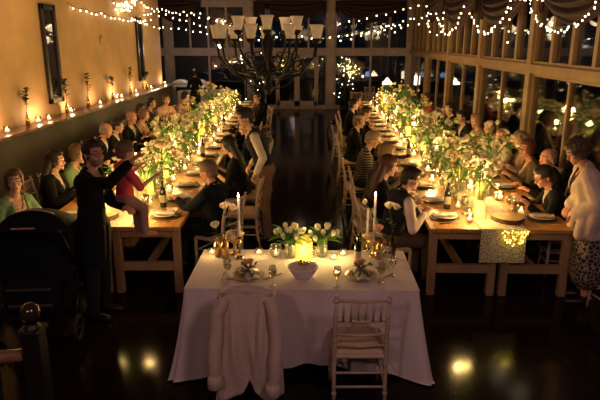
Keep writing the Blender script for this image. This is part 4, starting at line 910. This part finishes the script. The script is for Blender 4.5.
def setplace(px, py, which):
    p = A_(px, py); plate_(p, 0, 'dinner plate at the %s place of the front table' % which, 'plates on the front table'); nap_(p + V(0, -.02, .014), .5 if which == 'left' else .1, 'folded napkin on the %s plate of the front table' % which, 'napkins on the front table', 1.15)
    fork_(p + V(-.2, 0, .002), 0, 'steel fork at the %s place of the front table' % which, 'forks on the front table'); knife_(p + V(.2, 0, .002), -.8, 'steel knife at the %s place of the front table' % which, 'knives on the front table')
    t = thing('posy', 'dark leafy posy tied on the napkin at the %s place' % which, 'posy', p + V(0, -.0, .045), 0, 'posies on the napkins'); lv = MB(); rr = random.Random(px)
    for k in range(40): a = rr.choice([-2.1, -1.2, .9, 2.0]) + rr.uniform(-.3, .3); q = rr.uniform(.0, .11); leaf(lv, V(q*math.cos(a), q*math.sin(a), .012 + rr.uniform(0, .03)), V(math.cos(a), math.sin(a), rr.uniform(-.1, .6)), .05, .011)
    obj('leaves', lv, M_leafd, t); obj('stems', MB().tube([(-.03, -.13, .01), (0, 0, .02), (.02, .1, .03)], .006, 6).tube([(.05, -.13, .01), (.01, 0, .02), (-.05, .09, .04)], .006, 6), M_twig, t)
    for k in range(2): o = obj('bloom', rose_b, M_blush, t, loc=(.03*k - .02, .05 + .02*k, .045)); o.scale = (.8,)*3
setplace(248, 277, 'left'); setplace(361, 277, 'right')
# woven basket
p = A_(303, 277); t = thing('basket', 'round woven white basket in the middle of the front table edge', 'basket', p)
def bf(u, v): r = lerp(.062, .118, v**.8); q = .004*math.sin(u*2*PI*22)*math.cos(v*PI*9); return V((r + q)*math.cos(2*PI*u), (r + q)*math.sin(2*PI*u), .004 + v*.085)
m = MB(); m.grid(bf, 88, 18, True); obj('woven_bowl', m, mat('white_wicker', (.8, .7, .64), .7, bump=.4, bscale=80), t, True, .005); obj('base', MB().lathe([(.001, .004), (.063, .004), (.063, .01), (.001, .01)], n=24), mat('white_wicker', (0, 0, 0)), t)
obj('rim', MB().tube([V(.118*math.cos(a), .118*math.sin(a), .09) for a in [2*PI*k/36 for k in range(37)]], .008, 8), mat('white_wicker', (0, 0, 0)), t, True)
m = MB(); m.grid(lambda u, v: V((.105*v)*math.cos(2*PI*u), (.105*v)*math.sin(2*PI*u), .11 - .03*v*v + .007*math.sin(u*2*PI*5)*v), 40, 10, True); tag(obj('linen_cloth', m, M_nap, smooth=True, solid=.004, loc=p), 'pale linen cloth filling the woven basket on the front table', 'cloth')
m = MB(); [m.ell((.04*math.cos(k*1.1)*.8, .03*math.sin(k*1.1)*.8, .12 + .006*(k % 3)), (.016, .016, .012), n=8, m=6) for k in range(7)]; tag(obj('gold_favours', m, M_goldb, smooth=True, loc=p), 'small heap of gold wrapped favours on the linen in the woven basket', 'favours', kind='stuff')
# ---------------------------------------------------------------- pushchair on the left
M_pf = mat('black_pram_fabric', (.006, .006, .0075), .85, spec=.15, bump=.3, bscale=40); M_pp = mat('reflective_pink_strip', (.45, .26, .22), .5)
pp = at(36, 300, 0); t = thing('pushchair', 'black pushchair with hood and pale stripes in front of the left long table', 'pushchair', (-2.5, 5.0, 0), R(6))
t.scale = (1.25, 1.1, 1.08)
def hood(u, v): a = PI*(u); r = .235; b = lerp(-.15, PI*.42, v); return V(-r*math.cos(a), -.12 + .3*math.sin(b)*math.sin(a)**.5*.9, .72 + .36*math.sin(a)**.7*math.cos(b*.75)) 
m = MB(); m.grid(lambda u, v: V(-.25*math.cos(PI*u), -.16 + .42*v, .74 + (.34 - .12*v*v)*math.sin(PI*u)**.55), 24, 12); hd_ = obj('hood', m, M_pf, t, True, .012)
m = MB(); m.grid(lambda u, v: V(-.252*math.cos(PI*(.3 + .4*u)), -.16 + .42*(.1 + .08*v), .747 + (.34 - .12*(.1 + .08*v)**2)*math.sin(PI*(.3 + .4*u))**.55), 14, 2); obj('reflective_strip', m, M_pp, hd_, True, .004)
m = MB(); m.grid(lambda u, v: V((u-.5)*.46, -.12 - .02*math.sin(PI*u) - .1*(1-v), .22 + v*.5), 10, 8).grid(lambda u, v: V((u-.5)*.44, -.2 + v*.42, .3 - .05*math.sin(PI*u)), 8, 6); obj('seat', m, M_pf, t, True, .03)
m = MB(); m.grid(lambda u, v: V(-.25*math.cos(PI*u), -.16 - .05*v*math.sin(PI*u), .74 + .34*math.sin(PI*u)**.55 * (1 - v) - .3*v), 24, 8); obj('hood_back', m, M_pf, t, True, .012)
obj('carry_bag', MB().box((0, -.29, .42), (.36, .16, .3), bev=.05), M_pf, t)
for z in (.5, .36): obj('bag_strap', MB().box((0, -.375, z), (.3, .006, .022)), mat('grey_webbing', (.06, .055, .055), .7), t)
for q in (-1, 1):
    obj('frame_tube', MB().tube([(q*.27, -.42, .99), (q*.27, -.2, .68), (q*.26, .08, .36), (q*.24, .36, .1)], .014, 8).tube([(q*.26, -.05, .5), (q*.27, -.3, .12)], .014, 8), mat('black_metal_tube', (.02, .02, .022), .3, .8), t, True)
    for y, z, r in ((-.3, .115, .115), (.36, .09, .09)):
        w_ = obj('wheel', MB().tube([V(q*.285, y + r*.85*math.cos(a), z + r*.85*math.sin(a)) for a in [2*PI*k/24 for k in range(25)]], r*.15, 8), mat('rubber', (.015, .015, .015), .8), t, True)
        m = MB().tube([(q*.265, y, z), (q*.305, y, z)], .02, 10); [m.tube([(q*.285, y, z), (q*.285, y + r*.85*math.cos(a), z + r*.85*math.sin(a))], .006, 6) for a in [2*PI*k/6 for k in range(6)]]; obj('hub', m, mat('black_metal_tube', (0, 0, 0)), w_, True)
obj('handlebar', MB().tube([(-.27, -.42, .99), (-.25, -.46, 1.02), (0, -.47, 1.03), (.25, -.46, 1.02), (.27, -.42, .99)], .018, 10), M_pf, t, True)
obj('pale_stripe', MB().box((.05, -.475, 1.047), (.15, .025, .006)), M_pp, t)
# ---------------------------------------------------------------- far end of the room
M_wcloth = mat('buffet_cloth', (.5, .42, .36), .85, bump=.2, bscale=20)
bx0, bx1 = aty(180, 92, 20.6).x, aty(232, 92, 20.6).x; bc = (bx0 + bx1)/2
def bufc(u, v):
    pts = [V(bx0, 20.2, 0), V(bx1, 20.2, 0), V(bx1, 21.0, 0), V(bx0, 21.0, 0)]; s = u*4; i = min(3, int(s)); p = pts[i].lerp(pts[(i+1) % 4], s - i); c = V(bc, 20.6, 0); return p + (p - c).normalized()*.03*v*(1 + math.sin(u*120)) + V(0, 0, .9 - .86*v)
t = thing('buffet_table', 'buffet table against the far left windows under a white cloth', 'table', (bc, 20.6, 0)); obj('tabletop', MB().box((0, 0, .87), (bx1 - bx0 - .03, .77, .04)), M_frame, t)
for sx in (-1, 1):
    for sy in (-1, 1): obj('leg', MB().box((sx*((bx1-bx0)/2 - .08), sy*.3, .425), (.06, .06, .85)), M_frame, t)
m = MB(); m.grid(bufc, 120, 6, True); m.add([V(bx0, 20.2, .9), V(bx1, 20.2, .9), V(bx1, 21, .9), V(bx0, 21, .9)], [(0, 1, 2, 3)]); tag(obj('tablecloth', m, M_wcloth), 'white cloth over the buffet table by the far left windows', 'tablecloth')
for i, (px, l) in enumerate(((181, 'left steel chafing dish on the far buffet table'), (199, 'right steel chafing dish on the far buffet table'))):
    x = aty(px, 85, 20.6).x; t = thing('chafing_dish', l, 'chafing dish', (x, 20.6, .903), 0, 'chafing dishes'); M_chf = mat('satin_chafing_steel', (.8, .76, .7), .4, .35); obj('pan', MB().box((0, 0, .16), (.56, .36, .09), bev=.02), M_chf, t); obj('stand', MB().tube([(-.27, -.17, 0), (-.27, -.17, .14), (.27, -.17, .14), (.27, -.17, 0)], .012, 6).tube([(-.27, .17, 0), (-.27, .17, .14), (.27, .17, .14), (.27, .17, 0)], .012, 6), M_steel, t)
    m = MB(); m.grid(lambda u, v: V(-.27*math.cos(PI*u), (v-.5)*.35, .21 + .16*math.sin(PI*u)), 14, 4); m.grid(lambda u, v: V(-.27*math.cos(PI*u), -.175, .21 + .16*math.sin(PI*u)*v), 14, 3); obj('lid', m, M_chf, t, True, .006); obj('lid_handle', MB().tube([(-.06, 0, .37), (-.06, 0, .41), (.06, 0, .41), (.06, 0, .37)], .01, 6), M_iron, t)
lamp((bc - .3, 19.9, 2.3), 30, (1, .85, .7), .1)  # added fill with no fitting, brightens the chafing dishes and buffet cloth
def tree(px, py, y, h, w, label, seed):
    p = aty(px, py, y); t = thing('decorated_tree', label, 'tree', (p.x, y, 0), 0, 'small trees with fairy lights'); obj('pot', MB().lathe([(.001, 0), (.14, .002), (.18, .3), (.165, .3), (.15, .26), (.001, .26)], n=16), M_iron, t, True); obj('trunk', MB().tube([(0, 0, .26), (.02, .01, h*.6), (0, 0, h)], [.035, .025, .008], 8), M_twig, t, True)
    rr = random.Random(seed); lv = MB(); bl = []
    for k in range(520):
        z = rr.random()**1.2; r = w*(1 - z*.85)*math.sqrt(rr.random()); a = rr.uniform(0, 6.28); q = V(r*math.cos(a), r*math.sin(a), lerp(.45, h, z)); leaf(lv, q, V(math.cos(a), math.sin(a), rr.uniform(-.2, .5)), .13, .02)
        if k % (24 if seed == 2 else 60) == 0: bl.append(q + V(math.cos(a), math.sin(a), 0)*.08)
    obj('foliage', lv, M_leafd, t)
    for q in bl: o = obj('bulb', bulb_me, M_bulb, t, loc=q); o.scale = (.6,)*3
tree(246, 85, 21.2, 2.1, .55, 'dark potted tree with fairy lights behind the end of the left table', 1); tree(345, 80, 21.6, 2.0, .42, 'slim potted tree with bright fairy lights near the far right corner', 2); tree(263, 85, 22.0, 2.3, .4, 'dark potted tree with fairy lights left of the far door', 3)
# round table with chairs at the far right
rx = aty(391, 92, 20.6).x; t = thing('round_table', 'round table under a pale cloth in the far right corner', 'table', (rx, 20.6, 0)); obj('tabletop', MB().lathe([(.001, .72), (.74, .72), (.74, .745), (.001, .745)], n=36), M_frame, t); obj('pedestal', MB().lathe([(.3, 0), (.28, .04), (.06, .08), (.06, .72)], n=20), M_iron, t, True)
m = MB(); m.grid(lambda u, v: V(rx, 20.6, 0) + V((.75 + .05*v*(1 + math.sin(u*2*PI*16)))*math.cos(2*PI*u), (.75 + .05*v*(1 + math.sin(u*2*PI*16)))*math.sin(2*PI*u), .75 - .7*v), 128, 6, True); m.add([V(rx + .75*math.cos(2*PI*k/40), 20.6 + .75*math.sin(2*PI*k/40), .751) for k in range(40)], [tuple(range(40))])
tag(obj('tablecloth', m, mat('mauve_cloth', (.3, .2, .19), .85), smooth=False), 'pale mauve cloth over the round table in the far right corner', 'tablecloth')
p = aty(387.5, 80, 20.4); t = thing('candle_bowl', 'wide bowl of bright candles on the far round table', 'candle bowl', (p.x, 20.45, .754)); obj('bowl', MB().lathe([(.001, .3), (.12, .31), (.2, .38), (.19, .38), (.11, .325), (.001, .32)], n=24).lathe([(.1, 0), (.08, .02), (.02, .05), (.02, .3)], n=16), M_iron, t, True)
for k, (dx, h) in enumerate(((-.12, .14), (-.05, .22), (0, .27), (.06, .2), (.12, .13))): obj('flame', MB().lathe([(.001, .34), (.045, .38), (.05, .34 + h*.45), (.02, .34 + h*.8), (.001, .34 + h)], (dx, 0, 0), 10), emat('bowl_flame', (1, .72, .4), 12), t, True)
p = aty(416, 82, 21.2); t = thing('candle_lantern', 'bright white candle lantern standing beside the far right post', 'lantern', (p.x, 21.2, 0)); obj('stand', MB().lathe([(.16, 0), (.15, .03), (.03, .06), (.03, 1.0), (.1, 1.04), (.1, 1.06), (.001, 1.06)], n=16), M_iron, t, True)
obj('glass_body', MB().lathe([(.085, 1.06), (.085, 1.45), (.06, 1.47)], n=16), M_cup, t, True); obj('candle', MB().lathe([(.06, 1.06), (.06, 1.36), (.001, 1.37)], n=14), emat('lantern_glow', (1, .74, .42), 9), t, True)
for i, (px, y, rz, l) in enumerate(((358, 20.0, -.3, 'chiavari chair left of the far round table'), (366, 19.6, .1, 'chiavari chair in front of the far round table, facing it'), (372, 21.6, 3.4, 'chiavari chair behind the far round table on its left'), (404, 19.8, .6, 'chiavari chair in front of the far round table on its right'))):
    chair_((aty(px, 90, y).x, y, 0), rz, l, 'chiavari chairs')
for i, (px, py, s) in enumerate(((368, 74, .2), (443, 75, .25))):
    p = aty(px, py, 27); t = thing('blue_glow_globe', 'blue glow beyond the %s windows, made up as a globe on a pole' % ('far back' if i == 0 else 'right hand'), 'glow globe', p, 0, 'blue glows beyond the glass'); obj('glow_globe', MB().lathe([(.001, -.12), (.11, -.1), (.13, 0), (.09, .1), (.001, .12)], n=14), emat('blue_window_glow', (.25, .5, 1), .8), t, True); obj('pole', MB().tube([(0, 0, -.1), (0, 0, -p.z - .1)], .02, 6), M_iron, t, True)  # made-up lit globes and poles giving the blue glow in the panes
# ---------------------------------------------------------------- the guests
TH = dict(hl=(-.17, .36, .815), hr=(.17, .36, .815))
def sit(px, py, htop, face, label, lean=12, chair=None, **k):
    """px, py: crown of the head in the place as seen; htop its height"""
    s = k.get('s', 1.0); p = at(px, py, htop); f = V(math.cos(R(face)), math.sin(R(face)), 0); off = math.sin(R(lean)) * .68 * s + .03
    loc = p - f*off; loc.z = 0; d = dict(TH); d.update(k)
    ts = .012
    hz = htop - .12*s - (.61*math.cos(R(lean)) + .085)*s ; hz = max(.5, min(.62, hz))
    r = person(label, loc, face, True, lean, hz=hz, **d)
    if chair: chair_(loc - f*.02, R(face) - PI/2, chair if isinstance(chair, str) else 'chair under guest ' + ' '.join(label.replace('person ', '', 1).split()[:13]), 'chiavari chairs')
    return r
NAVY = (.007, .008, .015); BLK = (.006, .0055, .007); GREYH = (.3, .24, .19); BRN = (.06, .03, .018); DKB = (.022, .014, .01)
# --- left table, wall side
sit(13, 171, 1.3, -30, 'person in a green cardigan smiling at the camera, far left', 4, skin='fair', fem=True, hair='bob', hcol=(.09, .04, .025), wear=('cardigan', (.16, .26, .15)), shirt=(.5, .32, .24), head=(-28, -4), vox=.006, chair='chiavari chair under the smiling guest in green at the far left', hl=(-.2, .3, .8), hr=(.15, .3, .8))
sit(55, 151, 1.3, 5, 'person with long dark hair in black beside the left wall, seen in profile', 8, fem=True, hair='long', hcol=DKB, wear=('jacket', BLK), shirt=(.55, .4, .34), vox=.0065, chair='pale chair behind the long dark haired guest in black by the left wall', head=(-8, 0))
sit(77, 146, 1.27, 5, 'person in a green top half hidden behind the bearded standing man', 14, fem=True, hair='bob', hcol=(.16, .09, .045), wear=('top', (.2, .3, .15)), head=(-14, 10), chair=True, vox=.0075)
sit(105, 124, 1.26, 0, 'bald person with ruddy crown by the left wall, beyond the bearded man', 16, hair='fringe', hcol=GREYH, wear=('jacket', NAVY), head=(0, 22), skin='ruddy', chair=True, vox=.009)
sit(117, 121, 1.25, 0, 'person with short dark hair between the two bald men by the left wall', 14, hcol=DKB, wear=('jacket', BLK), head=(10, 10), chair=True, vox=.009)
sit(131, 111.5, 1.3, -12, 'person in a dark suit with receding grey hair by the left wall', 6, hair='fringe', hcol=GREYH, wear=('jacket', BLK), shirt=(.7, .64, .58), tie=(.03, .03, .05), head=(-10, 6), skin='ruddy', chair=True, vox=.009)
sit(144, 112, 1.22, -5, 'person with sandy hair sitting beyond the grey haired man in the suit', 14, fem=True, hair='bob', hcol=(.2, .1, .05), wear=('top', (.35, .2, .15)), head=(-5, 8), chair=True, vox=.01)
sit(141, 106, 1.25, 0, 'dark haired person in black leaning over behind the sandy haired guest', 10, hcol=DKB, wear=('jacket', BLK), chair=True, vox=.01)
sit(151, 98, 1.3, 0, 'person with black hair in a dark top seen in profile under the ledge end', 8, hair='short', hcol=BLK, wear=('top', (.02, .02, .025)), chair=True, vox=.01)
sit(166, 96, 1.28, -40, 'person in a pale pink shirt near the end of the wall ledge', 6, hcol=BRN, wear=('top', (.55, .32, .25)), head=(-20, 4), chair=True, vox=.01)
sit(185, 93, 1.27, -20, 'dark haired person in a pink top in front of the buffet table', 10, fem=True, hair='bob', hcol=BLK, wear=('top', (.5, .28, .24)), head=(10, 10), chair=True, vox=.01)
p = aty(195, 88, 19.6); person('person in black standing at the far buffet table', (p.x, 19.6, 0), 90, False, 2, fem=True, hair='bun', hcol=BLK, wear=('top', BLK), vox=.011, hl=(-.2, .3, 1.0), hr=(.2, .3, 1.0), s=.95)
# --- left table, aisle side
sit(209, 164, 1.27, 152, 'person in a dark suit eating at the near aisle end of the left table', 4, hcol=(.16, .1, .07), skin='ruddy', wear=('jacket', (.007, .009, .016)), shirt=(.6, .52, .46), head=(10, 14), vox=.006, chair=('chiavari chair under the man in a dark suit at the left table end', .0), hl=(-.12, .46, .83), hr=(.2, .36, .83))
sit(229, 138, 1.28, 180, 'person with long black hair and fringe in black on the aisle', 12, fem=True, hair='long', hcol=(.012, .01, .01), wear=('dress', BLK), legs=BLK, skirt=True, head=(6, 14), vox=.0065, chair='chiavari chair under the guest with long black hair on the aisle')
sit(245, 121, 1.28, 180, 'person with short black hair in front of the standing waiter', 12, hair='short', hcol=(.012, .01, .01), wear=('jacket', BLK), head=(20, 14), vox=.008, chair=True)
sit(257, 93.5, 1.29, 200, 'person in dark clothes facing forward beyond the standing waiter', 4, hcol=DKB, wear=('jacket', BLK), shirt=(.05, .04, .04), head=(30, 2), vox=.009, chair=True)
p = at(236, 110, 1.24); sit(239, 108, 1.25, 182, 'dark haired person seated between the waiter and the far flowers', 12, hcol=DKB, wear=('jacket', NAVY), vox=.01, chair=True)
# --- right table, aisle side
sit(411, 166, 1.32, 22, 'person in a white shirt and dark waistcoat seated with his back turned', 18, hcol=(.012, .01, .01), wear=('vest', (.016, .016, .022)), shirt=(.68, .55, .5), head=(-34, 16), vox=.006, legs=(.11, .075, .055), hl=(-.15, .42, .84), hr=(.22, .3, .84), chair='chiavari chair under the waistcoated man at the right table end')
sit(388, 162, 1.22, 5, 'person with long auburn hair in black on the aisle of the right table', 10, fem=True, hair='long', hcol=(.07, .022, .014), wear=('dress', BLK), skirt=True, legs=BLK, head=(-22, 12), vox=.0065, chair='chiavari chair under the long auburn haired guest')
sit(386, 150, 1.2, 0, 'person with short fair hair just behind the long auburn haired guest', 14, fem=True, hair='bob', hcol=(.28, .17, .08), wear=('top', (.1, .08, .06)), head=(-10, 16), vox=.0075, chair=True)
M_plaid = mat('cloth_top0.100.090.07', (.1, .09, .07), .85, bump=.2, bscale=30)
sit(372, 133, 1.27, 0, 'person with fair hair in a striped dark top on the aisle', 12, fem=True, hair='short', hcol=(.3, .2, .12), wear=('top', (.10, .09, .07)), head=(-6, 16), vox=.0075, chair='pale chiavari chair behind the guest in the striped top')
nt = M_plaid.node_tree; wv = nt.nodes.new('ShaderNodeTexWave'); wv.bands_direction = 'Z'; wv.inputs['Scale'].default_value = 9; tc = nt.nodes.new('ShaderNodeTexCoord'); nt.links.new(tc.outputs['Object'], wv.inputs['Vector']); rp = nt.nodes.new('ShaderNodeValToRGB'); rp.color_ramp.interpolation = 'CONSTANT'; rp.color_ramp.elements[0].color = (.02, .02, .025, 1); rp.color_ramp.elements[1].color = (.26, .2, .13, 1); rp.color_ramp.elements[1].position = .7; nt.links.new(wv.outputs['Fac'], rp.inputs[0]); nt.links.new(rp.outputs[0], nt.nodes['Principled BSDF'].inputs['Base Color'])
sit(359, 116, 1.28, 0, 'bald person in black on the aisle of the right table', 8, hair='fringe', hcol=(.12, .08, .06), wear=('jacket', BLK), head=(-12, 8), vox=.008, chair='pale chiavari chair behind the bald guest on the right aisle')
sit(366, 106, 1.27, 0, 'person with dark swept hair leaning over the right table', 22, hcol=DKB, wear=('jacket', BLK), head=(-8, 18), vox=.009, chair=True)
sit(354, 102.5, 1.23, 0, 'dark haired person in a black jacket farther up the right aisle', 8, hcol=BLK, wear=('jacket', BLK), vox=.01, chair=True)
sit(357, 98, 1.26, 0, 'dark haired person at the far end of the right aisle', 10, hcol=BRN, wear=('jacket', NAVY), vox=.011, chair=True)
# --- right table, window side
sit(546, 164, 1.28, 170, 'person in glasses and a dark suit looking down at the near right', 20, hcol=DKB, skin='ruddy', wear=('jacket', BLK), shirt=(.45, .4, .36), glasses=True, head=(16, 24), vox=.006, chair=True, hl=(-.2, .42, .83), hr=(.17, .46, .83))
sit(549, 148, 1.33, 180, 'ruddy bald person behind the man in glasses by the right windows', 8, hair='fringe', hcol=GREYH, skin='ruddy', wear=('jacket', BLK), head=(22, 4), vox=.007, chair=True)
sit(527, 147, 1.2, 176, 'person with auburn hair and glasses in a brown top by the right windows', 10, fem=True, hair='bob', hcol=(.1, .025, .018), skin='ruddy', wear=('cardigan', (.12, .08, .05)), shirt=(.4, .28, .2), glasses=True, head=(26, 2), vox=.007, chair=True)
sit(521, 135, 1.25, 180, 'person with wavy grey hair by the right windows', 10, fem=True, hair='curly', hcol=(.25, .18, .12), wear=('top', (.3, .2, .14)), head=(16, 16), vox=.0075, chair=True)
sit(503, 127, 1.33, 178, 'person in profile with dark hair by the right window post', 6, fem=True, hair='short', hcol=DKB, wear=('top', (.35, .3, .27)), head=(-4, -2), vox=.008, chair=True)
sit(490, 121, 1.29, 196, 'bald person in a pale shirt by the right windows', 4, hair='fringe', hcol=(.2, .13, .09), skin='ruddy', wear=('top', (.5, .42, .35)), head=(24, 2), vox=.008, chair=True)
sit(476, 121, 1.17, 190, 'person with fair hair beside the bald guest in the pale shirt', 8, fem=True, hair='bob', hcol=(.3, .17, .08), wear=('top', (.3, .2, .13)), head=(20, 6), vox=.009, chair=True)
sit(462, 113, 1.25, 192, 'dark haired person in a black suit by the right windows', 12, hcol=BLK, wear=('jacket', BLK), shirt=(.55, .48, .42), head=(14, 8), vox=.009, chair=True)
sit(450, 104, 1.28, 190, 'dark haired person half hidden by flowers beyond the black suited man', 6, hcol=DKB, wear=('jacket', BLK), head=(10, 4), vox=.01, chair=True)
sit(427, 95, 1.26, 195, 'person with ruddy face at the far window side of the right table', 6, hcol=BRN, skin='ruddy', wear=('top', (.2, .05, .05)), head=(10, 4), vox=.011, chair=True)
# --- standing
pw = at(580, 149, 1.6)
M_leo = mat('black_white_print_skirt', (.03, .025, .025), .8)
nt = M_leo.node_tree; vo = nt.nodes.new('ShaderNodeTexVoronoi'); vo.inputs['Scale'].default_value = 26; vo.feature = 'DISTANCE_TO_EDGE'; tc = nt.nodes.new('ShaderNodeTexCoord'); nt.links.new(tc.outputs['Object'], vo.inputs['Vector']); rp = nt.nodes.new('ShaderNodeValToRGB'); rp.color_ramp.elements[0].color = (.35, .27, .23, 1); rp.color_ramp.elements[1].color = (.014, .012, .013, 1); rp.color_ramp.elements[0].position = .04; rp.color_ramp.elements[1].position = .12; nt.links.new(vo.outputs['Distance'], rp.inputs[0]); nt.links.new(rp.outputs[0], nt.nodes['Principled BSDF'].inputs['Base Color'])
person('person standing in a white shawl and printed skirt at the right table corner', (pw.x + .2, pw.y + .0, 0), 168, False, 14, s=.99, fem=True, hair='curly', hcol=(.1, .06, .035), skin='ruddy', wear=('shawl', (.74, .56, .48)), shirt=(.03, .025, .025), skirt=True, legs=M_leo, head=(10, 30), vox=.0065, hl=(-.15, .17, .98), hr=(.15, .17, .98))
pv = at(259, 103, 1.74)
person('person standing in a white shirt and dark waistcoat on the aisle, holding a chair', (-.64, 7.55, 0), 184, False, 17, s=1.04, hcol=(.014, .011, .01), wear=('vest', (.018, .018, .026)), shirt=(.7, .6, .52), legs=(.2, .12, .075), head=(10, 16), beard=False, vox=.0065, hl=(-.24, .12, .965), hr=(.24, .2, .98), curl=.7)
chair_((-.92, 7.28, 0), R(90), 'empty chiavari chair on the aisle held by the standing waistcoated man', 'chiavari chairs')
pf = at(99, 141, 1.72)
bf = V(pf.x - .05, 5.22, 0)
person('bearded person in glasses and dark suit standing pointing, carrying the toddler', bf - V(.06, 0, 0), -12, False, 4, s=1.0, hcol=(.025, .018, .014), skin='ruddy', wear=('jacket', BLK), shirt=(.5, .34, .3), glasses=True, beard=True, head=(-22, 0), vox=.006, hr=(.1, .5, 1.57), hl=(-.1, .3, 1.1), curl=.35, pt=True, hemlen=.18, twist=8)
# toddler on his arm: own figure, legs dangling
person('toddler in a red dress held up by the bearded standing man', (bf.x + .23, bf.y + .14, 0), 40, True, 2, s=.66, hs=1.22, hcol=(.13, .07, .04), skin='fair', hair='short', wear=('tee', (.72, .1, .12)), legs=(.3, .17, .14), head=(0, 4), vox=.0062, hz=1.15, hl=(-.14, .24, 1.42), hr=(.18, .22, 1.36), feet='pink', legpose=((V(-.07, .14, -.1), V(-.075, .14, -.34)), (V(.07, .14, -.1), V(.075, .14, -.34))))
chair_((3.02, 5.35, 0), R(100), 'chiavari chair at the right edge behind the standing guest in the white shawl', 'chiavari chairs')
# dark coat over a chair on the right aisle
p = TR(6.9, -.62)
chair_((p.x, p.y, 0), -PI/2, 'pale chiavari chair with a black coat over its back on the right aisle', 'chiavari chairs')
def jk(u, v): return V((u-.5)*.5, -.285 - .05*math.sin(PI*min(1, v*1.2)) - .03*v*math.sin(u*14), .96 - .05*abs(2*u-1)**2 - v*.62)
m = MB(); m.grid(jk, 24, 14); m.grid(lambda u, v: V((u-.5)*.44, -.285 + .12*v, .965 - .05*abs(2*u-1)**2 - .03*math.sin(v*3)), 24, 4)
c_ = tag(obj('coat', m, cloth('blackcoat', BLK), smooth=True, solid=.015), 'black coat hanging on the back of a pale chair on the right aisle', 'coat'); c_.location = (p.x, p.y, 0); c_.rotation_euler = (0, 0, -PI/2)
# ---------------------------------------------------------------- light of the room
w = bpy.data.worlds.new('night'); C.world = w; w.use_nodes = True; w.node_tree.nodes['Background'].inputs[0].default_value = (.05, .07, .12, 1); w.node_tree.nodes['Background'].inputs[1].default_value = .04
lamp((cc.x, cc.y, 2.95), 5, (1, .66, .4), .3)
# added fill: unseen spots washing the left wall, two unseen lamps behind the camera
for y_, p_ in ((6.2, 120), (9.2, 110), (12.5, 80), (16, 50)): spot((-3.0, y_, 3.95), (-4.9, y_, 2.7), p_, (1, .66, .32))
lamp((1.35, .2, 3.7), 125, (1, .62, .6), .3); lamp((-1.6, -1.2, 3.7), 100, (1, .62, .6), .2)  # unseen rear fill, added to lift the front cloth, coat and shawl
C.view_settings.view_transform = 'Standard'; C.view_settings.look = 'None'; C.view_settings.gamma = 1; C.view_settings.use_curve_mapping = False; C.view_settings.exposure = 0
cy = C.cycles; cy.use_denoising = True; cy.max_bounces = 6; cy.transparent_max_bounces = 16; cy.glossy_bounces = 3; cy.caustics_reflective = False; cy.caustics_refractive = False; cy.sample_clamp_indirect = 4; cy.use_light_tree = True
